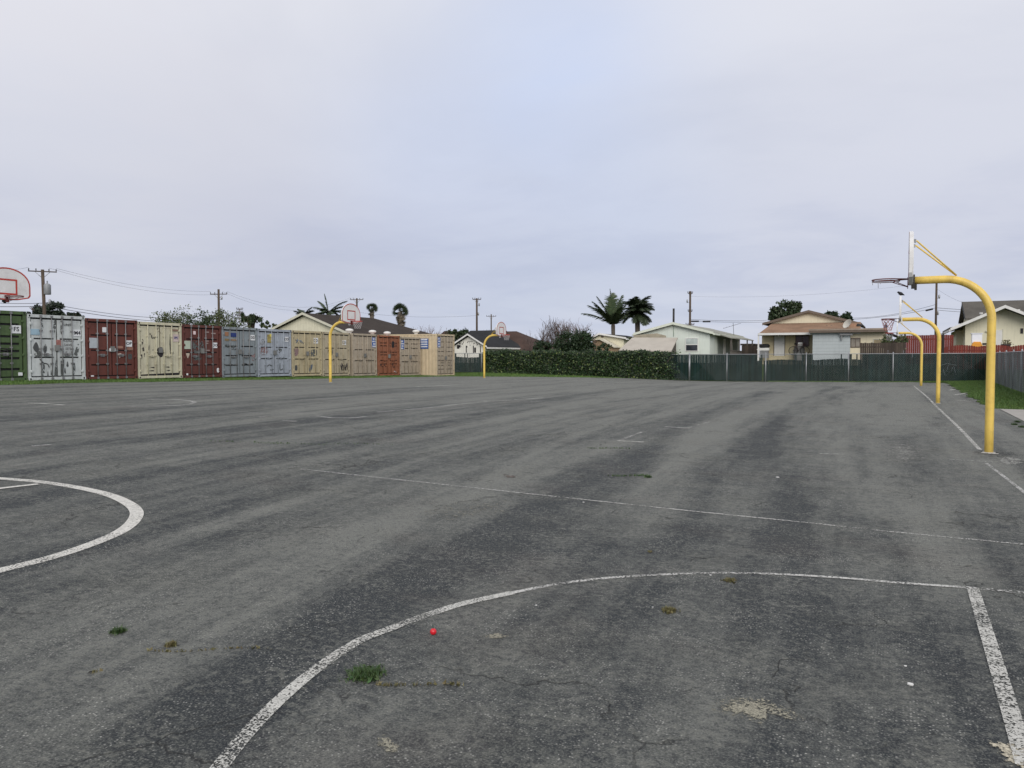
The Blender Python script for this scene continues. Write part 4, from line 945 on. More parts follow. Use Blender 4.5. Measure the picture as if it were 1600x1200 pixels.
# garage B
y=61.; pk=V(733,523,y); rr=V(763,542,y); lx=2*pk[0]-rr[0]
hb=house('white garage with dark paint marks under a low gable, behind the short green fence',lx+.3,rr[0]-.3,y,68,gz(pk[0],y),rr[1]+.05,pk[1]-.1,w_white,sh_dark,m_white,over=.3,facia=.15)
zz=V(733,536,y)[1]; mb=MB()
for k in range(26):
    px_=random.uniform(713,758); x=V(px_,538,y)[0]; z=V(px_,537.5,y)[1]+random.gauss(0,.10); mb.box(x,y-.012,z-random.uniform(.02,.10),x+random.uniform(.03,.10),y-.002,z+random.uniform(.02,.08))
for (u0,v0,u1,v1) in((714,539,717,545),(717,539,719,543),(728,540,728.6,551),(739,540,739.6,552),(741,543,743,551),(731,533,738,533.6),(750,540,750.5,551)):
    A=V(u0,v0,y);B=V(u1,v1,y); mb.box(A[0],y-.014,B[1],B[0]+.05,y-.003,A[1])
obj('paint_marks',mb,m_graf,hb)
# main house behind the garage: roof facing us
y=66.; L=V(745,541,y);Rr=V(793,541.5,y);T=V(790,517.5,y+4.5);TL=V(735,516,y+4.5)
h2=thing('house','low house with a dark grey roof and white gutter behind the white garage','house',((L[0]+Rr[0])/2,y,gz(L[0],y)))
mb=MB().prism([(TL[0],y+4.5,T[1]),(T[0],y+4.5,T[1]),(Rr[0],y,L[1]),(TL[0],y,L[1])][::-1],(0,0,.12)).prism([(TL[0],y+4.5,T[1]),(TL[0],y+9,L[1]),(T[0],y+9,L[1]),(T[0],y+4.5,T[1])],(0,0,.12)); obj('roof',mb,sh_dark,h2)
mb=MB().box(TL[0],y-.1,L[1]-.06,Rr[0],y-.005,L[1]+.14); obj('gutter',mb,M('gutter',(.38,.39,.38),.6),h2)
mb=MB().box(TL[0]+.1,y+.4,gz(L[0],y),Rr[0]-.3,y+8.5,L[1]); obj('wall',mb,M('wall_dark_green',(.07,.085,.075),.8),h2)
# red-brown hip roof house
y=67.; A=V(768,548,y);B=V(836,546,y);T1=V(786,517.5,y+4);T2=V(807,517.5,y+4)
h3=thing('house','house with a reddish brown hip roof between the small hoop and the bare shrubs','house',((A[0]+B[0])/2,y,gz(A[0],y)))
ze=A[1]; mb=MB().quad((A[0],y,ze),(B[0],y,ze),(T2[0],y+4,T2[1]),(T1[0],y+4,T2[1])).quad((B[0],y,ze),(B[0],y+8,ze),(T2[0],y+4,T2[1])).quad((A[0],y+8,ze),(A[0],y,ze),(T1[0],y+4,T2[1])).quad((B[0],y+8,ze),(A[0],y+8,ze),(T1[0],y+4,T2[1]),(T2[0],y+4,T2[1])).quad((A[0],y,ze),(A[0],y+8,ze),(B[0],y+8,ze),(B[0],y,ze)); obj('roof',mb,sh_red,h3)
mb=MB().box(A[0]+.4,y+.4,gz(A[0],y),B[0]-.4,y+7.6,ze-.01); obj('wall',mb,w_tan,h3)
# brown roof above the containers
y=76.; A=V(686,524,y);B=V(714,524,y);T1=V(694,516.5,y+3);T2=V(712,517,y+3)
h4=thing('house','dark red-brown roof showing just above the last container','house',((A[0]+B[0])/2,y,gz(A[0],y))); ze=A[1]
mb=MB().quad((A[0],y,ze),(B[0],y,ze),(T2[0],y+3,T2[1]),(T1[0],y+3,T2[1])).quad((B[0],y,ze),(B[0],y+6,ze),(T2[0],y+3,T2[1])).quad((A[0],y+6,ze),(A[0],y,ze),(T1[0],y+3,T2[1])).quad((B[0],y+6,ze),(A[0],y+6,ze),(T1[0],y+3,T2[1]),(T2[0],y+3,T2[1])); obj('roof',mb,shingle('shingle_maroon',(.05,.025,.022)),h4)
mb=MB().box(A[0]+.3,y+.3,gz(A[0],y),B[0]-.3,y+5.7,ze-.01); obj('wall',mb,w_tan,h4)
# house C
y=74.; pk=V(938,522,y); l_=V(920,527,y); rr=V(979,534,y)
hc=house('small cream house with white fascia and black roof behind the ivy, left of the palms',l_[0]+.4,rr[0]-.3,y,82,gz(pk[0],y),l_[1]-.2,pk[1]-.1,w_cream3,sh_dark,m_white,xp=pk[0],over=.35,facia=.17)
A=V(925,532,y-1.6);B=V(962,543.5,y-1.6);K=V(939,531,y-1.6)
mb=MB().prism([(A[0],y-2,A[1]),(K[0],y-2,K[1]),(K[0],y-2,K[1]+.1),(A[0],y-2,A[1]+.1)],(0,1.9,0)).prism([(K[0],y-2,K[1]),(B[0],y-2,B[1]),(B[0],y-2,B[1]+.1),(K[0],y-2,K[1]+.1)],(0,1.9,0)); obj('porch_roof',mb,M('porch_cream',(.58,.54,.43),.8),hc)
mb=MB().prism([(A[0]+.1,y-1.7,gz(A[0],y)),(B[0]-.1,y-1.7,gz(A[0],y)),(B[0]-.1,y-1.7,B[1]),(K[0],y-1.7,K[1]),(A[0]+.1,y-1.7,A[1])],(0,1.6,0)); obj('porch_wall',mb,M('porch_tan',(.30,.21,.13),.85,0,.2,3),hc)
mb=MB().box(V(939,526,y)[0],y-.02,V(939,527.5,y)[1],V(943,526,y)[0],y-.002,V(939,525,y)[1]); obj('gable_vent',mb,m_brown_t,hc)
# shed with a big slanted panel roof
yb_=62.;yf=58.9; BL=V(967,547,yf);BR=V(1049,548,yf);TL=V(988,527.3,yb_);TR=V(1059,527.5,yb_)
sd=thing('shed','shed with a large pale slanted roof right behind the hedge, left of the green house','shed',((BL[0]+BR[0])/2,60,1.))
m_panel=M('roof_panel',(.46,.42,.36),.75,0,.08,1,dirt=.35,dirtcol=(.26,.22,.18),dirtscale=1.2)
mb=MB().prism([(BL[0],yf,BL[1]),(BR[0],yf,BR[1]),(TR[0],yb_,TR[1]),(TL[0],yb_,TL[1])],(0,0,-.09)); obj('roof',mb,m_panel,sd)
A=V(990,524,62.6);B=V(1020,521,62.6);Cc=V(1041,524.5,62.6); mb=MB().prism([(TL[0]+.3,62.4,TL[1]-.6),(TR[0]-1.,62.4,TL[1]-.6),(Cc[0],62.4,Cc[1]),(B[0]+.4,62.4,B[1]),(A[0],62.4,A[1])],(0,.1,0)); obj('back_panel',mb,M('back_panel',(.36,.32,.24),.8,0,.15,3,rust=.12),sd)
mb=MB().prism([(TR[0]-.1,yb_-.1,.9),(BR[0]-.1,yf+.1,.9),(BR[0]-.1,yf+.1,BR[1]-.1),(TR[0]-.1,yb_-.1,TR[1]-.12)],(-.08,0,0)).box(BL[0]+.1,yb_-.1,.9,TR[0]-.25,yb_-.02,TL[1]-.12); obj('wall',mb,M('shed_wall',(.11,.095,.08),.9,0,.3,3),sd)
mb=MB(); A=V(1012,536.5,60.5); mb.box(0,0,0,0,0,0) if 0 else None
sx_=(TR[1]-BR[1])/(yb_-yf); zf=lambda yy: BR[1]+sx_*(yy-yf)
xq=V(1012,537,60.4)[0]; mb.prism([(xq-.1,60.3,zf(60.3)+.012),(xq+.45,60.5,zf(60.5)+.012),(xq+.5,60.6,zf(60.6)+.012),(xq-.05,60.38,zf(60.38)+.012)],(0,0,.004)); obj('stain',mb,M('teal_stain',(.17,.25,.26),.8),sd)
# green house D
y=63.; pk=V(1053,505,y); l_=V(992,523,y); rr=V(1116,524,y); gb=gz(pk[0],y+3)
hd=house('pale green gabled house with a window, behind the left part of the slatted fence',l_[0]+.35,rr[0]-.35,y,76,gb,(l_[1]+rr[1])/2-.02+.12,pk[1]-.12,w_green,sh_pale,m_green_t,xp=pk[0],over=.35,facia=.2)
A=V(1071,528,y);B=V(1091,549,y); o=window(hd,A[0],B[0],B[1],A[1],y,m_white,0,horiz=1,blind=M('blind',(.45,.5,.48),.8))
mb=MB().box(V(1052,506,y)[0],y-.02,V(1052,526,y)[1],V(1053.2,506,y)[0],y-.002,pk[1]-.25); obj('wall_seam',mb,M('seam',(.30,.36,.30),.8),hd)
x=V(1052.5,500,y+3)[0]; mb=MB().tube([(x,y+3,pk[1]-.3),(x,y+3,V(1053,482,y+3)[1])],.09,10); obj('chimney_pipe',mb,m_dark,hd)
# its porch towards the right
x1=rr[0]; ye=72.; xs_=x1+.25; mb=MB().box(xs_-.62,66,gb,xs_-.55,ye,gb+.1)
pe=V(1158,524,ye)
mb=MB()
za=rr[1]-.02; xo=x1+1.0
mb.prism([(x1-.2,65.,za+.25),(xo,65.,za-.12),(xo,76,za-.12),(x1-.2,76,za+.25)],(0,0,-.08)); obj('porch_roof',mb,sh_pale,hd)
for yy in(65.3,69,73,75.8):
    mb=MB().box(xo-.15,yy,gb,xo-.05,yy+.1,za-.15); obj('porch_post',mb,m_woodg,hd)
mb=MB()
for yy in np.arange(65.4,75.8,.16): mb.box(xo-.12,yy,gb+.1,xo-.08,yy+.04,gb+.95)
mb.box(xo-.14,65.3,gb+.95,xo-.06,75.8,gb+1.02); obj('railing',mb,m_woodg,hd)
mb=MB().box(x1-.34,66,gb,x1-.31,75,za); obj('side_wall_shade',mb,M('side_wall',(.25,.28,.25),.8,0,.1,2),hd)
for yy in(68.2,71.5):
    mb=MB().box(x1-.31,yy,gb+.02,x1-.27,yy+.9,gb+2.05); obj('door',mb,m_white,hd)
# antenna on the house
p=V(1147,525,72); mb=MB().tube([(p[0],72,p[1]-.3),(p[0]-.1,72,p[1]+1.2)],.02,5).tube([(p[0]-1.0,72,p[1]+.7),(p[0]+.6,72,p[1]+1.15)],.012,4)
for k in range(6): mb.tube([(p[0]-.9+k*.25,71.7,p[1]+.75+k*.07),(p[0]-.9+k*.25,72.3,p[1]+.75+k*.07)],.008,4)
obj('antenna',mb,m_dark,hd)
# dead tan house E
ye=66.5; gb=gz(-3,ye)
he=thing('house','tan house with a brown porch roof and a grey sided annex behind the slatted fence','house',(-3.5,ye,gb))
yg=69.5; pk=V(1264,487.5,yg);gl=V(1200,503,yg);gr=V(1338,503,yg)
zlow=V(1264,505,yg)[1]
mb=MB().prism([(gl[0]+.3,yg,gb),(gr[0]-.3,yg,gb),(gr[0]-.3,yg,gr[1]-.05),(pk[0],yg,pk[1]-.05),(gl[0]+.3,yg,gl[1]-.05)],(0,9,0)); obj('gable_wall',mb,w_cream2,he)
mb=MB().prism([(gl[0]-.4,yg-.35,gl[1]-.25),(pk[0],yg-.35,pk[1]),(pk[0],yg-.35,pk[1]+.14),(gl[0]-.4,yg-.35,gl[1]-.11)],(0,9.5,0)).prism([(pk[0],yg-.349,pk[1]),(gr[0]+.4,yg-.349,gr[1]-.25),(gr[0]+.4,yg-.349,gr[1]-.11),(pk[0],yg-.349,pk[1]+.14)],(0,9.5,0)); obj('roof',mb,sh_brown,he)
mb=MB().prism([(gl[0]-.42,yg-.38,gl[1]-.30),(pk[0],yg-.38,pk[1]-.05),(pk[0],yg-.38,pk[1]+.15),(gl[0]-.42,yg-.38,gl[1]-.10)],(0,.028,0)).prism([(pk[0],yg-.38,pk[1]-.05),(gr[0]+.42,yg-.38,gr[1]-.30),(gr[0]+.42,yg-.38,gr[1]-.10),(pk[0],yg-.38,pk[1]+.15)],(0,.028,0)); obj('fascia',mb,m_brown_t,he)
# porch roof, hipped at its left end
yf=64.6; yt=yg-.1
a0=V(1185,521.5,yf);a1=V(1345,521.5,yf);t0=V(1206,501,yt);t1=V(1345,504.5,yt)
zf_=a0[1];zt=V(1264,504.5,yt)[1]
mb=MB().quad((a0[0],yf,zf_),(a1[0],yf,zf_),(t1[0],yt,zt),(t0[0],yt,zt)).quad((a0[0],yt+4,zf_),(a0[0],yf,zf_),(t0[0],yt,zt),(t0[0],yt+4,zt)).quad((a0[0],yf,zf_-.1),(a0[0],yt,zf_-.1),(a1[0],yt,zf_-.1),(a1[0],yf,zf_-.1)); obj('porch_roof',mb,sh_tan,he)
mb=MB().box(a0[0]-.02,yf-.04,zf_-.12,a1[0],yf-.005,zf_+.05).box(a0[0]-.04,yf-.005,zf_-.12,a0[0]-.005,yt+4,zf_+.05); obj('porch_fascia',mb,m_white,he)
xpst=V(1184,540,yf+.1)[0]
mb=MB().box(xpst,yf+.02,gb-.6,xpst+.11,yf+.13,zf_-.1); obj('porch_post',mb,m_white,he)
yw=yf+1.75; xl_=V(1190.5,530,yw)[0];xr_=V(1268,530,yw)[0]
mb=MB().box(xl_,yw,gb-.3,V(1272,530,yw)[0],yw+3.0,zf_-.1); obj('porch_wall',mb,w_tan,he)
A=V(1210,525,yw);B=V(1225.5,556,yw); mb=MB().box(A[0],yw-.04,B[1],B[0],yw-.002,A[1]); do=obj('door',mb,m_white,he); mb=MB().box(A[0]-.06,yw-.025,B[1],A[0]-.002,yw-.003,A[1]+.05).box(B[0]+.002,yw-.025,B[1],B[0]+.06,yw-.003,A[1]+.05); obj('door_frame',mb,m_brown_t,do)
mb=MB().tube([(B[0]-.1,yw-.04,B[1]+1.0),(B[0]-.1,yw-.09,B[1]+1.0)],.03,8); obj('handle',mb,m_steel,do)
A=V(1243,524,yw);B=V(1264.5,541.5,yw); window(he,A[0],B[0],B[1],A[1],yw,m_brown_t,1,glass=M('dark_red_glass',(.06,.02,.022),.2,0,.4,3))
p=V(1218,524.5,yf+1.2); mb=MB().lathe((p[0],yf+1.2,p[1]-.12),[(.02,.0),(.09,.03),(.14,.09),(.15,.13),(.05,.17),(.03,.26)],12); obj('porch_light',mb,m_white,he)
# flat annex
ya_=64.3; A=V(1264,514.8,ya_-.4);B=V(1386,515.5,ya_-.4); A2=V(1264,520,ya_-.4)
mb=MB().box(A[0],ya_-.4,A2[1],B[0],ya_+6,A[1]); obj('annex_roof',mb,m_brown_t,he)
mb=MB().box(A[0]-.02,ya_-.43,A[1]-.10,B[0]+.02,ya_-.405,A[1]+.03); obj('annex_roof_edge',mb,M('roof_edge',(.30,.24,.19),.7),he)
A=V(1270,523,ya_);B=V(1328,556,ya_); mb=MB().box(A[0],ya_,gb-.4,B[0],ya_+5,A2[1]-.002); obj('annex_wall',mb,w_grey,he)
B2=V(1384,520,ya_+.3); mb=MB().box(B[0],ya_+.3,gb-.4,B2[0],ya_+5,A2[1]-.002); obj('annex_wall',mb,w_cream2,he)
A=V(1329,528,ya_+.3);B=V(1344.5,543,ya_+.3); window(he,A[0],B[0],B[1],A[1],ya_+.3,m_brown_t,1,glass=M('curtained_glass',(.28,.25,.21),.3,0,.3,4))
A=V(1364,529.5,ya_+.3);B=V(1380,540,ya_+.3); window(he,A[0],B[0],B[1],A[1],ya_+.3,m_trimc,0,glass=M('curtained_tan',(.32,.26,.16),.4))
A=V(1312,521.5,ya_);B=V(1328,524,ya_); mb=MB().box(A[0],ya_-.25,B[1],B[0]+.2,ya_-.01,A[1]).box(A[0]+.1,ya_-.18,B[1]-.35,A[0]+.2,ya_-.08,B[1]); obj('gutter_box',mb,m_rodg,he)
p=V(1385,521,ya_); mb=MB().tube([(p[0]-.05,ya_+.2,p[1]),(p[0]-.05,ya_+.2,gb)],.05,6); obj('downpipe',mb,m_brown_t,he)
for px_ in(1292,1299): 
    p=V(px_,511,ya_+3.5); mb=MB().tube([(p[0],ya_+3.5,p[1]-.4),(p[0],ya_+3.5,p[1]+.15)],.05,6); obj('roof_pipe',mb,m_brown_t,he)
A=V(1328,506,ya_+3.);B=V(1338.5,514,ya_+3.); mb=MB().box(A[0],ya_+3,B[1]-.3,B[0],ya_+3.6,A[1]); obj('chimney',mb,M('chimney_tan',(.40,.24,.16),.85,0,.15,6),he)
p=V(1341,510,ya_+3); mb=MB().lathe((p[0],ya_+3.2,p[1]-.3),[(.1,0),(.1,.2),(.26,.25),(.26,.42),(.1,.52),(0,.53)],10); obj('roof_vent',mb,m_dark,he)
p=V(1325.5,507,ya_+2.5); mb=MB(); c0=Vector((p[0],ya_+2.5,p[1])); ax_=Vector((-.6,-.6,.5)).normalized(); u_=ax_.orthogonal().normalized(); w_=ax_.cross(u_)
rings=[(0.001,0),(.18,.02),(.33,.08),(.42,.14)]; vs=[]
for rad,d in rings:
    for k in range(14): a=2*math.pi*k/14; vs.append(tuple(c0+ax_*d+(u_*math.cos(a)+w_*math.sin(a))*rad))
fs=[(i*14+k,i*14+(k+1)%14,(i+1)*14+(k+1)%14,(i+1)*14+k) for i in range(3) for k in range(14)]; mb.raw(vs,fs,True); mb.tube([tuple(c0),(p[0]+.1,ya_+2.6,p[1]-.6)],.03,6); obj('satellite_dish',mb,M('dish',(.5,.48,.42),.6),he)
p=V(1384,509.5,ya_+1); mb=MB().box(p[0]-.12,ya_+1,p[1]-.35,p[0]+.12,ya_+1.25,p[1]+.12).tube([(p[0],ya_+1.1,p[1]+.1),(p[0],ya_+1.1,p[1]+.32)],.04,6); obj('chimney_cap',mb,M('blue_grey_metal',(.06,.085,.12),.5,.2),he)
# things on the porch
def bicycle(x,y,z,L,label):
    r=thing('bicycle',label,'bicycle',(x,y,z)); R=.33; mb_=M('bike_frame',(.06,.03,.03),.5)
    wx=(x-L/2+R,x+L/2-R)
    for q in wx:
        mb=MB().tube([(q+R*math.cos(a),y,z+R+R*math.sin(a)) for a in np.linspace(0,2*math.pi,25)],.024,6,cap=False); o=obj('wheel',mb,m_black,r)
        mb=MB(); [mb.tube([(q,y,z+R),(q+(R-.02)*math.cos(a),y,z+R+(R-.02)*math.sin(a))],.004,3) for a in np.linspace(0,2*math.pi,13)[:-1]]; mb.tube([(q,y-.04,z+R),(q,y+.04,z+R)],.025,6); obj('spokes',mb,m_steel,o)
    b0=(x-.05,y,z+.30);se=(x-.22,y,z+.82);hd_=(x+.33,y,z+.85)
    mb=MB(); 
    for A,B in((b0,se),(se,hd_),(b0,hd_),((wx[0],y,z+R),b0),((wx[0],y,z+R),(x-.18,y,z+.7)),((wx[1],y,z+R),(x+.31,y,z+.95))): mb.tube([A,B],.018,6)
    obj('frame',mb,mb_,r)
    mb=MB().tube([(x+.25,y-.28,z+1.0),(x+.31,y-.1,z+.98),(x+.31,y+.1,z+.98),(x+.25,y+.28,z+1.0)],.013,6); obj('handlebar',mb,m_black,r)
    mb=MB().tube([(x-.36,y,z+.87),(x-.2,y,z+.89),(x-.1,y,z+.87)],[.06,.045,.02],8); obj('saddle',mb,m_black,r)
yb2=65.4; p0=V(1234,553,yb2);p1=V(1263,553,yb2); bicycle((p0[0]+p1[0])/2,yb2,V(1250,553.5,yb2)[1]-.05,1.55,'bicycle parked against the porch window of the tan house, its wheels visible over the fence')
r=thing('covered_bundle','grey tarp-covered bundle standing behind the bicycle on the porch','bundle',(V(1249,550,65.75)[0],65.75,gb)); A=V(1241,541,65.75);B=V(1256,541,65.75); w=B[0]-A[0]
mb=MB(); xm=(A[0]+B[0])/2; zt0=V(1249,541,65.75)[1]; prof=[(.40,-1.2),(.42,-.5),(.38,-.12),(.34,.02),(.12,.12),(0,.13)]; mb.lathe((xm,65.85,zt0),prof,14); obj('tarp',mb,M('tarp_grey',(.13,.13,.125),.8,0,.4,4,bump=1,bscale=5),r)
p=V(1250.5,537.5,65.7); mb=MB().prism([(p[0]-.18,65.6,p[1]-.14),(p[0]+.18,65.6,p[1]-.12),(p[0]+.17,65.65,p[1]+.14),(p[0]-.17,65.65,p[1]+.13)],(0,.25,0)); obj('white_box_on_top',mb,m_white,r)
# barbecue
yq=65.6; p=V(1194.5,545,yq); zg=gb
r=thing('barbecue_grill','black barbecue grill with a white cover band beside the white porch post','barbecue',(p[0],yq,zg)); zc=p[1]
mb=MB().tube([(p[0]-.34,yq,zc+.12),(p[0]-.30,yq,zc+.16),(p[0]+.30,yq,zc+.16),(p[0]+.34,yq,zc+.12)],[.15,.24,.24,.15],12); obj('lid',mb,m_black,r)
mb=MB().prism([(p[0]-.42,yq-.26,zc-.14),(p[0]+.38,yq-.26,zc-.14),(p[0]+.42,yq-.26,zc+.02),(p[0]+.30,yq-.26,zc+.08),(p[0]-.30,yq-.26,zc+.06),(p[0]-.6,yq-.26,zc-.06)],(0,.5,0)); obj('fire_box',mb,m_white,r)
mb=MB().box(p[0]-.33,yq-.22,zc-.75,p[0]+.33,yq+.2,zc-.15); obj('cabinet',mb,m_rodg,r)
for q in(-1,1):
    mb=MB().tube([(p[0]+q*.3,yq-.1,zc-.95),(p[0]+q*.3,yq-.1,zc-.75)],.03,6); obj('leg',mb,m_dark,r)
mb=MB().box(V(1271,549,65)[0]-.0,64.0,zc-.2,V(1275,549,65)[0],64.1,zc) if 0 else None
# house F (right)
y=66.; gb=gz(8,y); pk=V(1568,479.5,y); wl_=V(1508,522,y); le=V(1492,514,y); slope=(pk[1]-V(1499,509.5,y)[1])/(pk[0]-V(1499,509.5,y)[0])
xr2=pk[0]+(pk[0]-le[0]); zeav=pk[1]-slope*(pk[0]-wl_[0])
hf=house('cream stucco house with two brown roofs behind the red fence at the right edge',wl_[0],2*pk[0]-wl_[0],y,78,gb,zeav-.08,pk[1]-.12,w_cream3,sh_grey,m_white,over=1.0,facia=.22)
ln=V(1494,530,y+2.5); mb=MB().box(ln[0],y+2.5,gb,wl_[0]+.001,y+9,V(1494,516,y+2.5)[1]); obj('recessed_wall',mb,w_cream3,hf)
e0=V(1484,514,y-.9); mb=MB().prism([(e0[0],y-.9,e0[1]),(wl_[0]-.3,y-.9,zeav-.30),(wl_[0]-.3,y+9,zeav-.30),(e0[0],y+9,e0[1])],(0,0,.12)); obj('eave_roof',mb,sh_grey,hf)
yy=71.; A=V(1511,473,yy+3);Lw=V(1505,499,yy); L2=V(1517,500,yy)
m_shg=sh_grey
zr=V(1511,473,yy+3)[1]; ze_=V(1515,500,yy)[1]; xx0=V(1508,490,yy)[0]; 
mb=MB().prism([(xx0,yy-.4,ze_),(xx0+14,yy-.4,ze_),(xx0+14,yy+3.5,zr),(xx0,yy+3.5,zr)],(0,0,.12)).prism([(xx0,yy+3.5,zr),(xx0+14,yy+3.5,zr),(xx0+14,yy+7.4,ze_),(xx0,yy+7.4,ze_)],(0,0,.12)); obj('upper_roof',mb,m_shg,hf)
mb=MB().prism([(xx0+.35,yy,gb+2),(xx0+.35,yy+7,gb+2),(xx0+.35,yy+7,ze_),(xx0+.35,yy+3.5,zr-.1),(xx0+.35,yy,ze_)],(13,0,0)); obj('upper_wall',mb,w_cream3,hf)
mb=MB().prism([(xx0-.03,yy-.42,ze_-.12),(xx0-.03,yy+3.5,zr-.14),(xx0-.03,yy+3.5,zr+.14),(xx0-.03,yy-.42,ze_+.14)],(.028,0,0)); obj('barge_board',mb,m_dark,hf)
A=V(1594.5,513,y);B=V(1598.5,521,y); window(hf,A[0],B[0],B[1],A[1],y,m_dark,0)
A=V(1559,516,y);B=V(1565,541,y); mb=MB().box(A[0]-.25,y-.05,gb,B[0],y-.002,A[1]); do=obj('door',mb,m_white,hf); mb=MB().box(B[0],y-.03,gb,B[0]+.08,y-.003,A[1]+.08); obj('door_frame',mb,m_trimc,do)
for px_,py_,yv in((1533,491,68.),(1591,486,69.)):
    p=V(px_,py_,yv); mb=MB().tube([(p[0],yv,p[1]-.6),(p[0],yv,p[1])],.07,8).tube([(p[0],yv,p[1]),(p[0],yv,p[1]+.12)],.12,8); obj('vent_pipe',mb,m_white,hf)
A=V(1540,517,y);B=V(1545,519,y); mb=MB().box(A[0],y-.1,B[1],B[0],y-.002,A[1]); obj('wall_lamp',mb,m_trimc,hf)
yq=62.; A=V(1519,521.5,yq);B=V(1534.5,538,yq); r=thing('playhouse','bright white plastic box with a yellow-orange base behind the scalloped red fence','play box',((A[0]+B[0])/2,yq,gz(5,yq)))
mb=MB().box(A[0],yq,B[1]+.12,B[0],yq+.6,A[1]).box(A[0]-.05,yq-.05,A[1],B[0]+.05,yq+.65,A[1]+.05); obj('white_body',mb,M('bright_white',(.85,.86,.9),.4,0,.03,3),r)
mb=MB().prism([(A[0]+.05,yq-.06,B[1]-.9),(B[0]-.05,yq-.06,B[1]-.9),(B[0]+.02,yq-.06,B[1]-.08),(B[0]-.1,yq-.06,B[1]+.18),(A[0]+.1,yq-.06,B[1]+.18),(A[0]-.02,yq-.06,B[1]-.08)],(0,.62,0)); obj('yellow_base',mb,M('orange_yellow',(.75,.33,.04),.5),r)
yq=62.3; A=V(1535,536,yq);B=V(1555,541,yq); r=thing('bench','dark bench back just visible behind the scalloped red fence','bench',((A[0]+B[0])/2,yq,gz(5,yq))); mb=MB().box(A[0],yq,A[1]-.14,B[0],yq+.06,A[1]).box(A[0],yq,A[1]-.36,B[0],yq+.06,A[1]-.22); obj('backrest',mb,m_dark,r)
mb=MB().box(A[0],yq-.5,A[1]-.62,B[0],yq-.02,A[1]-.56); obj('seat',mb,m_dark,r)
for q in(A[0]+.05,B[0]-.12):
    mb=MB().box(q,yq-.06+.05,gz(5,yq),q+.07,yq+.05-.06+.07,A[1]-.62); obj('leg',mb,m_dark,r)
p=V(1572,541,61.5); r=thing('flower_pot','dark urn with a dry plant standing behind the scalloped red fence','flower pot',(p[0],61.5,gz(5,61.5))); zq=p[1]-.35
mb=MB().lathe((p[0],61.5,zq),[(.12,0),(.2,.15),(.27,.42),(.33,.48),(.3,.5),(.05,.46)],12).tube([(p[0],61.5,gz(5,61.5)),(p[0],61.5,zq)],.06,8); obj('pot',mb,M('pot_brown',(.06,.05,.045),.7),r)
mb=MB(); cards(mb,np.array([p[0],61.5,zq+.6])+rng.normal(size=(90,3))*[.14,.12,.12],.08); obj('plant',mb,m_dry,r)
# far grey hut and far roofs behind the gap
y=92.; A=V(1160,537,y);B=V(1176,545,y); r=thing('hut','small grey flat-roofed hut far away in the gap beside the green house','hut',((A[0]+B[0])/2,y,gz(-15,y))); mb=MB().box(A[0],y,gz(-15,y),B[0],y+5,A[1]-.2); obj('wall',mb,M('hut_wall',(.11,.10,.09),.9),r); mb=MB().box(A[0]-.2,y-.2,A[1]-.2,B[0]+.2,y+5.2,A[1]); obj('roof',mb,sh_brown,r)
# overhang carport at far right of brown fence: dark sloping roof
y=68.; A=V(1386,521,y);B=V(1414,530,y); r=thing('shed','dark lean-to roof sloping down to the tall red fence','shed',((A[0]+B[0])/2,y,gz(0,y))); mb=MB().prism([(A[0],y,A[1]),(B[0],y,B[1]),(B[0],y+4,B[1]),(A[0],y+4,A[1])],(0,0,.12)); obj('roof',mb,sh_dark,r); mb=MB().box(A[0]+.1,y+.3,gz(0,y),B[0]-.1,y+3.6,B[1]-.1); obj('wall',mb,M('leanto_wall',(.12,.13,.11),.9),r)
# ================================================================ trees and shrubs
m_lf_dark=leafmat('leaves_dark',(.028,.042,.026),.55); m_lf=leafmat('leaves_green',(.040,.062,.026),.55); m_lf_pale=leafmat('leaves_olive',(.085,.105,.045),.5); m_lf_bush=leafmat('bush_leaves',(.022,.042,.016),.55)
def tree(label,px,py,y,rw,rh,n,nl,size,mat,trunk=True,ncat='tree',name='tree',clr=.4,shell=.35,bulge=None,rd=None,grp=None):
    x,z=V(px,py,y); gb=gz(x,y); r=thing(name,label,ncat,(x,y,gb),grp)
    if trunk:
        mb=MB(); mb.tube([(x,y,gb-.2),(x+.1,y,gb+(z-gb)*.5),(x,y,z)],[.22,.17,.10],8)
        for k in range(7):
            a=random.uniform(0,6.28); mb.tube([(x,y,gb+(z-gb)*random.uniform(.4,.8)),(x+math.cos(a)*rw*.4,y+math.sin(a)*rw*.4,z),(x+math.cos(a)*rw*.75,y+math.sin(a)*rw*.7,z+rh*random.uniform(.1,.6))],[.09,.06,.02],5)
        obj('trunk',mb,m_bark,r)
    mb=MB(); clumps(mb,(x,y,z),(rw,rd or rw*.8,rh),n,nl,size,clr=clr,shell=shell)
    if bulge:
        for (bx_,by_,s) in bulge:
            q=V(bx_,by_,y); clumps(mb,(q[0],y,q[1]),(rw*s,rw*s*.8,rh*s),max(4,int(n*s*s)),nl,size,clr=clr,shell=shell)
    obj('crown',mb,mat,r); return r
def pxm(y,px): Y=D(px,550,1)[1]; return 1200/(y*C_-V(px,550,y)[0]*S_)
tree('dark broad tree behind the left end of the utility poles, above the white container',60,486,46,1.1,.62,14,120,.16,m_lf_dark,bulge=[(84,482,.9),(52,491,.6),(76,490,.9),(92,489,.6)])
tree('lower dark spreading tree above the gap between white and brown container',112,493,47,1.0,.28,12,110,.16,m_lf_dark,bulge=[(126,496,.5),(100,494,.8)])
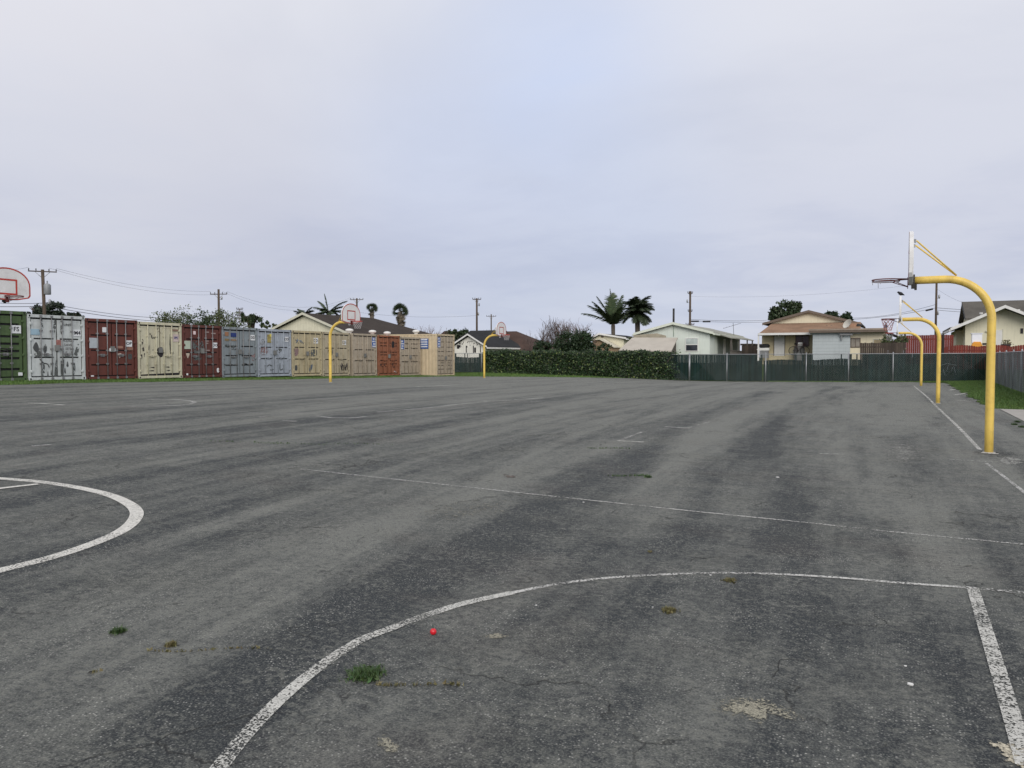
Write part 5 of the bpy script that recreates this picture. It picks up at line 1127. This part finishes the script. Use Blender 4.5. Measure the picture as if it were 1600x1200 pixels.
def sprig(label,px,py,y,H,W,n,nl,mat,cat='shrub',nb=9):
    x,z=V(px,py,y); gb=gz(x,y); r=thing('shrub',label,cat,(x,y,gb),None); mb=MB(); tips=[]
    for k in range(nb):
        a=random.gauss(0,.35); p0=(x+random.gauss(0,W*.3),y+random.gauss(0,.4),gb); h_=(z-gb)*random.uniform(.75,1.05); q=(p0[0]+a*h_*.25,p0[1],gb+h_); mb.tube([p0,((p0[0]+q[0])/2+random.gauss(0,.1),y,gb+h_*.5),q],[.03,.02,.007],4); tips.append(q)
        for j in range(4):
            t=random.uniform(.6,.95); b0=(p0[0]+(q[0]-p0[0])*t,p0[1],gb+h_*t); e=(b0[0]+random.gauss(0,W*.28),b0[1]+random.gauss(0,.3),b0[2]+random.uniform(.1,.5)*H); mb.tube([b0,e],[.012,.004],3); tips.append(e)
    obj('stems',mb,m_twig,r)
    mb=MB(); P=[]
    for t in tips: P.append(np.array(t)+rng.normal(size=(nl,3))*[.18,.2,.14])
    zl=V(px,py+14,y)[1]; P.append(np.column_stack([rng.normal(x,W*.5,n),rng.normal(y,.5,n),rng.uniform(gb+1.5,zl+.6,n)])); cards(mb,np.concatenate(P),.11); obj('leaves',mb,mat,r)
for px,py,W,lb,mt in((256,492,.6,'sparse twiggy shrub above the cream container',m_lf_pale),(277,484,1.0,'light green feathery shrub above the right side of the cream container',m_lf_pale),(300,496,1.1,'olive shrub above the left side of the second brown container',m_lf),(322,489,1.0,'darker green shrub left of the utility pole base above the second brown container',m_lf),(343,487,1.1,'bushy green shrub around the second utility pole base',m_lf_pale),(364,496,1.1,'olive shrub above the left part of the blue-grey container',m_lf_pale)):
    sprig(lb,px,py+1,52,1.,W*1.1,700,22,mt,nb=12)
tree('round leafy tree above the blue-grey container',393,498,54,.95,.5,13,120,.14,m_lf,bulge=[(381,494,.5),(410,504,.6)])
tree('low bush above the pale blue container',424,509,50,.8,.2,6,60,.12,m_lf_pale,trunk=False,name='shrub',ncat='shrub')
# bare, twiggy trees
def bare(label,px,py_top,y,n,L,r0,spread,depth=3,name='bare_tree',wid=.5,zb=None,nb=4,up=.35,mat=None):
    x,zt=V(px,py_top,y); gb=gz(x,y); r=thing(name,label,'bare tree',(x,y,gb)); mb=MB(); H=zt-gb
    for k in range(n):
        a=random.gauss(0,.25); bx_=x+random.gauss(0,wid*.4)
        branch(mb,(bx_,y+random.gauss(0,.3),gb if zb is None else gb+zb),(random.gauss(0,spread),random.gauss(0,spread),1),H*L,r0,depth,.42,up,4,.007,None,nb)
    obj('branches',mb,mat or m_twig,r); return r
random.seed(21)
m_twig2=M('twigs_purple',(.16,.10,.085),.95,0,.2,6)
bare('leggy leafless shrub with upright stems behind the hedge, right of the brown hip roof',848,512,61,6,.42,.03,.25,3,wid=1.0)
bare('tallest leafless tree with thin upright stems behind the hedge',868,494,62,9,.42,.035,.22,3,wid=1.4)
bare('brownish leafless tree just above the round dark bush',893,496,63,8,.42,.035,.3,3,wid=1.4,mat=m_twig2)
bare('pale brown leafless tree right of the others, touching the dark bush',908,503,64,6,.40,.03,.3,3,wid=1.0,mat=m_twig2)
bare('bare branching tree behind the last beige container',668,508,66,7,.42,.04,.33,3,wid=1.1,mat=m_twig2)
bare('thin bare tree left of the brown roof, above the sand-coloured container',692,514,68,4,.42,.03,.3,3,wid=.8,mat=m_twig2)
bare('faint leafless tree beside the utility pole above the white garage',752,512,82,5,.42,.04,.3,3,wid=1.6)
bare('thin leafless sapling above the blue containers near the cream gable',415,508,50,4,.40,.02,.2,2,wid=.8)
random.seed(5)
tree('round dark green bush rising above the ivy hedge',896,538,58.6,1.45,1.0,30,160,.11,m_lf_bush,name='bush',ncat='bush',bulge=[(912,543,.7),(880,545,.6)],shell=.6)
tree('low dark bush above the ivy hedge left of the round one',846,543,59.2,.9,.5,12,120,.10,m_lf_bush,name='bush',ncat='bush',bulge=[(862,541,.6)],shell=.6)
tree('green leafy bush between the last container and the garage roof',722,524,70,1.6,.55,16,90,.14,m_lf,name='bush',ncat='bush',bulge=[(706,524,.6)])
tree('overgrown olive green shrub spilling over the brown fence next to the red fence',1399,533,62.5,.75,.55,14,110,.10,m_lf_pale,name='bush',ncat='bush',bulge=[(1390,540,.6),(1406,541,.5)],shell=.6)
tree('full green tree behind the left slope of the tan house roof',1224,488,88,1.3,1.0,30,150,.17,m_lf,bulge=[(1239,482,.6),(1211,495,.6)],shell=.55)
tree('low dark tree behind the right slope of the tan house roof',1306,496,88,1.6,.55,20,120,.16,m_lf_bush,bulge=[(1318,498,.6),(1294,493,.5)],shell=.55)
tree('small bushy plant at the left foot of the pale shed roof',990,529,64.5,.5,.3,7,60,.09,m_lf_pale,name='bush',ncat='bush',trunk=False)
tree('small dark plants on the porch roof side of the small cream house',942,541,62.5,.9,.35,9,60,.10,m_lf,name='bush',ncat='bush',trunk=False)
# palms
m_frond=leafmat('palm_fronds',(.048,.072,.03),.4); m_frondd=leafmat('palm_fronds_dark',(.036,.052,.026),.4); m_ptrunk=M('palm_trunk',(.12,.10,.08),.95,0,.4,5)
def featherpalm(label,px,py,y,L,nf,mat,tr=.18,elev=(.15,1.35),droop=.9,grp=None,specials=(),lw=.45):
    x,z=V(px,py,y); gb=gz(x,y); r=thing('palm_tree',label,'palm tree',(x,y,gb),grp)
    mb=MB().tube([(x,y,gb-.2),(x+.03,y,gb+(z-gb)*.5),(x,y,z-.15),(x,y,z+.2)],[tr*1.2,tr,tr*1.1,tr*.7],10); obj('trunk',mb,m_ptrunk,r)
    lst=[(random.uniform(0,2*math.pi),random.uniform(*elev),random.uniform(.8,1.1)) for k in range(nf)]+list(specials)
    for az,el,sc_ in lst:
        mb=MB(); p=Vector((x,y,z)); d=Vector((math.cos(az)*math.cos(el),math.sin(az)*math.cos(el),math.sin(el))); pts=[p.copy()]; K=12
        for k in range(K):
            p=p+d*(L*sc_/K); pts.append(p.copy()); d=(d+Vector((0,0,-droop/K*(.25+1.3*k/K)))).normalized()
        mb.tube(pts,[.03*(1-k/(K+1))+.006 for k in range(K+1)],4,cap=False)
        V_=[];F_=[]
        for k in range(K*6):
            t=(k+2)/(K*6+2)*K; i=min(int(t),K-1); q=pts[i].lerp(pts[i+1],t-i); tg=(pts[i+1]-pts[i]).normalized(); side=tg.cross(Vector((0,0,1))); 
            if side.length<.1: side=Vector((1,0,0))
            side.normalize(); up_=side.cross(tg); ll=lw*sc_*(math.sin(math.pi*min(1,(t/K)*.85+.13))**.6)
            for s in(-1,1):
                dirv=(side*s*.85+tg*.65+Vector((0,0,random.uniform(-.55,-.05)))).normalized(); e=q+dirv*ll; w=tg*.055
                n0=len(V_); V_+=[tuple(q-w),tuple(q+w),tuple(e)]; F_.append((n0,n0+1,n0+2))
        mb.raw(V_,F_); obj('frond',mb,mat,r)
    return r
def fanpalm(label,px,py,y,R,mat,skirt=1.,grp=None,n=46,tr=.28):
    x,z=V(px,py,y); gb=gz(x,y); r=thing('palm_tree',label,'palm tree',(x,y,gb),grp)
    mb=MB().tube([(x,y,gb-.2),(x,y,z)],[tr*1.1,tr],10); obj('trunk',mb,m_ptrunk,r)
    for nm,lo,hi,cnt,mt,rr in(('fan_leaves',-.35,1.5,n,mat,R),('dead_skirt',-1.45,-.8,int(n*skirt),m_dryf,R*.85)):
        mb=MB()
        for k in range(cnt):
            az=random.uniform(0,6.283);el=random.uniform(lo,hi); d=Vector((math.cos(az)*math.cos(el),math.sin(az)*math.cos(el),math.sin(el))); zz=z if nm=='fan_leaves' else z-random.uniform(0,R*1.1*skirt)
            c=Vector((x,y,zz))+d*rr*.5*random.uniform(.8,1.1); mb.tube([(x,y,zz),tuple(c)],.012,3,cap=False)
            u_=d.orthogonal().normalized(); u_=(u_*math.cos(random.random()*3)+d.cross(u_)*math.sin(random.random()*3)).normalized(); V_=[];F_=[]
            for j in range(9):
                a=-1.2+2.4*j/8; dd=(d*math.cos(a)+u_*math.sin(a)+Vector((0,0,-.18))).normalized(); e=c+dd*rr*.5; w=dd.cross(d.cross(u_)).normalized()*.035*rr; n0=len(V_); V_+=[tuple(c),tuple(c+dd*rr*.25+w),tuple(e),tuple(c+dd*rr*.25-w)]; F_.append((n0,n0+1,n0+2,n0+3))
            mb.raw(V_,F_)
        obj(nm,mb,mt,r)
m_dryf=leafmat('dead_fronds',(.13,.105,.075),.4)
# azimuths are in court axes: picture right is about az=.46 rad
AR=math.atan2(S_,C_)
random.seed(9)
featherpalm('feather palm with one tall upright frond behind the cream gabled house',513,488,64,1.9,18,m_frond,specials=[(AR+math.pi,1.42,1.05),(AR,.75,1.25),(AR+.2,.55,1.1),(AR+math.pi,.55,.9)],elev=(.0,1.0))
featherpalm('low palm crown peeking over the ridge of the cream gabled house',474,493,70,1.4,10,m_frondd,elev=(.1,1.0))
featherpalm('short palm right of the feather palm, mostly hidden by the backboard',532,495,66,1.2,8,m_frondd,elev=(.0,.9))
fanpalm('smaller fan palm above the dark brown roof, right of the backboard',581,483,92,1.05,m_frondd,skirt=.35,tr=.3)
fanpalm('larger fan palm with a shaggy dead skirt, right of the smaller fan palm',625.5,487,84,1.25,m_frondd,skirt=1.1,n=60)
AL=AR+math.pi
featherpalm('tall feather palm with upswept fronds, left one of the pair by the small cream house',958,507,77,3.0,11,m_frond,tr=.2,droop=.8,elev=(.55,1.25),lw=.8,specials=[(AL,1.50,1.25),(AL,1.15,1.15),(AL+.2,.80,1.15),(AL-.2,.55,1.2),(AR,1.1,1.0),(AR+.4,1.3,1.1),(AL,.98,1.1),(AR+1.5,1.4,1.15)])
featherpalm('bushy dark palm with drooping fronds, right one of the pair by the small cream house',996,488,78,2.1,44,m_frondd,tr=.26,droop=1.7,elev=(-.4,1.3),lw=.75)
# ================================================================ utility poles and wires
def upole(label,px,py,Y,arms,extra=(),transformer=False,r0=.16,lean=0,name='utility_pole'):
    x,y,zt=D(px,py,Y); gb=gz(x,y); r=thing(name,label,'utility pole',(x,y,gb))
    mb=MB().tube([(x,y,gb-.3),(x+lean*.5,y,(gb+zt)/2),(x+lean,y,zt)],[r0*1.25,r0*1.1,r0],8); obj('pole',mb,m_wood,r)
    tips=[]; A=Vector((C_,S_,0))
    for dz,half,rot in arms:
        a=Vector((math.cos(AR+rot),math.sin(AR+rot),0)); c=Vector((x+lean,y,zt+dz)); p0=c-a*half;p1=c+a*half
        mb=MB().tube([tuple(p0),tuple(p1)],.045,4,smooth=False); ar=obj('crossarm',mb,m_wood,r)
        for t in(-.95,-.45,.45,.95):
            q=c+a*half*t; mb=MB().lathe((q.x,q.y,q.z+.05),[(.02,0),(.05,.05),(.03,.08),(.05,.12),(.03,.17),(0,.18)],8); obj('insulator',mb,m_dark,ar); tips.append(Vector((q.x,q.y,q.z+.3)))
        for s in(-1,1):
            mb=MB().tube([tuple(c+a*s*half*.55),(x+lean,y,zt+dz-.55)],.02,4); obj('brace',mb,m_steel,ar)
    for dz,ln in extra:
        a=Vector((C_,S_,0)); mb=MB().tube([(x,y,zt+dz),(x+a.x*ln,y+a.y*ln,zt+dz+.1)],.03,5); mb.lathe((x+a.x*ln,y+a.y*ln,zt+dz),[(.04,0),(.09,.1),(.09,.35),(.03,.42)],8); obj('bracket',mb,m_steel,r)
    if transformer:
        a=Vector((C_,S_,0)); mb=MB().lathe((x+lean+a.x*.36,y+a.y*.36,zt-2.0),[(0,0),(.24,.0),(.26,.05),(.26,.75),(.2,.85),(.05,.9),(.05,1.1)],12); obj('transformer',mb,M('transformer',(.25,.26,.27),.6,.2),r)
    return r,tips,Vector((x,y,zt)),gb
P1=upole('leaning wooden utility pole with a transformer behind the white container at the left',70,421,62,[(-.15,1.0,.45)],extra=((-2.8,.35),),transformer=True,r0=.12,lean=-.3)
P2=upole('utility pole with two crossarms above the second brown container',341.5,452,88,[(-.55,.75*1.3,0),(-3.0*.9,.8,0)],extra=((-1.2,.35),),r0=.12)
P3=upole('utility pole top with one crossarm behind the nearer left backboard',557.5,466,110,[(-.2,.95,-.1)],r0=.12)
P4=upole('straight brown utility pole above the white garage',745,466,98,[(-.15,.45*1.2,0)],extra=((-1.0,.3),(-2.2,.2)),r0=.12)
P5=upole('smaller farther utility pole right of the straight brown one',767.5,491,150,[(-.4,.95,0),(-3.2,.9,.1)],r0=.12)
P6=upole('utility pole behind the roof of the pale green house',1078.5,455,92,[(-.25,.3,0),(-2.4,.25,0),(-4.0,.5,0)],extra=((-1.4,-.35),),r0=.12)
P7=upole('utility pole behind the right-hand hoops, left of the cream stucco house',1463.5,438,80,[],extra=((-1.9,.3),(-3.6,.2)),r0=.1)
P8=upole('slender far pole above the blue-grey container',374.5,482,100,[(-.1,.4,.1),(-.5,.4,.1),(-.9,.4,.1),(-1.3,.4,.1)],r0=.05,name='antenna_mast')
m_wireb=M('cable',(.05,.05,.055),.7)
def wire(label,A,B,sag,r=.008,name='power_line'):
    A=Vector(A);B=Vector(B); pts=[]
    for k in range(17): t=k/16; p=A.lerp(B,t); p.z-=sag*4*t*(1-t); pts.append(tuple(p))
    o=obj(name,MB().tube(pts,r,4,cap=False),m_wireb,origin=tuple(A)); tag(o,label,'power line'); return o
t1,t2,t3=P1[1],P2[1],P3[1]
wire('upper power line from the leaning pole to the pole above the brown container',t1[3],t2[0],.5)
wire('second power line just below the upper one left of the second pole',t1[2],P2[2]+Vector((0,0,-.6)),.7)
wire('power line from the second pole down towards the backboard pole, upper strand',t2[3],t3[0],1.6)
wire('power line from the second pole down towards the backboard pole, lower strand',t2[2],t3[1],2.0)
wire('power line entering at the left edge to the leaning pole top',D(-60,417,60),t1[0],.3)
wire('upper of two low cables crossing behind the containers at the left edge',D(-60,468,60),D(66,473.5,62),.15,.018); wire('lower of two low cables crossing behind the containers at the left edge',D(-60,478,60),D(66,478.5,62),.05,.022)
wire('upper low cable from the leaning pole down to the shrubs',D(66,472,62),D(258,497,80),.25,.018); wire('lower low cable from the leaning pole down to the shrubs',D(66,477,62),D(262,503,80),.2,.022)
wire('thin power line left of the straight brown pole',D(560,488,110),D(745,493,98),.4,.01)
wire('upper cable from the green house pole to the right',D(1079,499,92),D(1205,500,110),.15,.02);wire('lower cable from the green house pole to the right',D(1079,501.5,92),D(1204,503,110),.1,.02)
wire('cable from behind the tan house up to the right-hand pole, upper strand',D(1329,497,92),D(1463,475.5,80),.35,.016);wire('cable from behind the tan house up to the right-hand pole, lower strand',D(1300,500,92),D(1463,481,80),.3,.018)
wire('upper cable from the right-hand pole to the cream stucco house side',D(1464,481,80),D(1640,485,90),.2,.02);wire('lower cable from the right-hand pole to the cream stucco house side',D(1464,484.5,80),D(1640,490,90),.2,.018)
wire('thin service line sloping down from the right-hand pole to the roof',D(1465,452,80),D(1509,474,74),.15,.008)
wire('faint high line across the sky above the tan house',D(1079,463,92),D(1463,440,80),.6,.006)
for px,py,Yq,dx_,dyz,lb in((1086,502,92,.45,.0,'dark splice case on the cable just right of the green house pole'),(1104,502.5,92,.45,0,'dark splice case on the cable farther right of the green house pole'),(1452,484,80,.35,.08,'dark splice case on the cable left of the right-hand pole')):
    p=D(px,py,Yq); mb=MB().tube([(p[0]-dx_*C_,p[1]-dx_*S_,p[2]-dyz),(p[0]+dx_*C_,p[1]+dx_*S_,p[2]+dyz)],.09,8); tag(obj('splice_case',mb,m_black,origin=p),lb,'splice case')
# ================================================================ sky, light, camera
w=bpy.data.worlds.new('World');sc.world=w;w.use_nodes=True;nt=w.node_tree;nt.nodes.clear();n=N(nt)
out=n.n('OutputWorld');bg=n.n('Background');n.l(bg.outputs[0],out.inputs[0])
SAZ=math.atan2(.48,-.8); SEL=math.radians(30)
sky=n.n('TexSky',sky_type='NISHITA'); sky.sun_disc=False; sky.sun_elevation=SEL; sky.sun_rotation=SAZ
tc=n.n('TexCoord').outputs['Generated']
nrm=n.n('VectorMath',operation='NORMALIZE'); n.l(tc,nrm.inputs[0]); dv=nrm.outputs[0]
sx=n.n('SeparateXYZ'); n.l(dv,sx.inputs[0])
# cloud deck: project on a plane overhead
hz=n.math('ADD',n.math('MAXIMUM',sx.outputs[2],0.),.12)
cx_=n.n('CombineXYZ'); n.l(n.math('DIVIDE',sx.outputs[0],hz),cx_.inputs[0]); n.l(n.math('DIVIDE',sx.outputs[1],hz),cx_.inputs[1])
dk=cx_.outputs[0]
n1=n.noise(dk,.42,6,.55,.5); n2=n.noise(n.mapp(dk,(1,1,1),(0,0,0),(5,2,0)),1.1,6,.6,.3)
ramp=n.n('ValToRGB'); cr=ramp.color_ramp; cr.interpolation='EASE'
elev=n.math('ADD',sx.outputs[2],n.math('MULTIPLY',n.math('SUBTRACT',n1,.5),.16)); n.l(elev,ramp.inputs[0])
cr.elements[0].position=-.05; cr.elements[0].color=(.555,.60,.72,1); cr.elements[1].position=.9; cr.elements[1].color=(.76,.77,.82,1)
for ps,co_ in((.05,(.53,.57,.70)),(.11,(.50,.53,.66)),(.17,(.55,.575,.69)),(.25,(.65,.67,.755)),(.40,(.76,.77,.83))):
    e=cr.elements.new(ps); e.color=(*co_,1)
c=ramp.outputs[0]
c=n.mix(n.rng(n2,.38,.62,0,.30,True),c,(.78,.78,.82)); c=n.mix(n.rng(n1,.36,.54,.22,0,True),c,(.40,.43,.54))
def lobe(px,py,pw,amt,col,nz=None):
    global c
    d=Vector(ray(px,py)).normalized(); dp=n.n('VectorMath',operation='DOT_PRODUCT'); n.l(dv,dp.inputs[0]); dp.inputs[1].default_value=tuple(d)
    m_=n.math('POWER',n.math('MAXIMUM',dp.outputs['Value'],0.),pw); m_=n.math('MULTIPLY',m_,amt); m_=n.math('MULTIPLY',m_,n.rng(n2,.3,.65,.55,1.1))
    c=n.mix(m_,c,col)
skc=n.mix(.0,sky.outputs[0],(0,0,0)); sks=n.n('VectorMath',operation='SCALE'); n.l(sky.outputs[0],sks.inputs[0]); sks.inputs['Scale'].default_value=.12
lobe(880,120,95,.60,(.52,.64,.92)); lobe(640,230,150,.35,(.54,.63,.86)); lobe(1010,370,160,.30,(.50,.60,.80)); lobe(780,480,110,.4,(.47,.53,.70)); lobe(120,60,30,.35,(.76,.74,.79)); lobe(1350,330,18,.40,(.63,.65,.76)); lobe(300,330,60,.35,(.53,.54,.63)); lobe(0,470,60,.5,(.63,.64,.71)); lobe(450,420,150,.3,(.46,.48,.61))
fin=n.mix(.05,c,sks.outputs[0]); n.l(fin,bg.inputs[0]); bg.inputs[1].default_value=1.05
sun=bpy.data.lights.new('sun','SUN');sun.energy=1.9;sun.angle=math.radians(40);sun.color=(1,.96,.9)
so=bpy.data.objects.new('sun',sun);COL.objects.link(so)
d=Vector((math.sin(SAZ)*math.cos(SEL),math.cos(SAZ)*math.cos(SEL),math.sin(SEL))); so.rotation_euler=d.to_track_quat('Z','Y').to_euler(); so.location=(0,-10,30)
cam=bpy.data.cameras.new('camera');cam.sensor_width=36;cam.lens=27;cam.clip_end=3000;cam.clip_start=.05
cobj=bpy.data.objects.new('camera',cam);COL.objects.link(cobj);cobj.location=(0,0,EYE);cobj.rotation_euler=(math.radians(90)-PIT,0,TH);sc.camera=cobj
sc.view_settings.view_transform='Standard';sc.view_settings.look='None';sc.view_settings.exposure=0;sc.view_settings.gamma=1
sc.render.resolution_x=1024;sc.render.resolution_y=768;sc.render.engine='CYCLES'
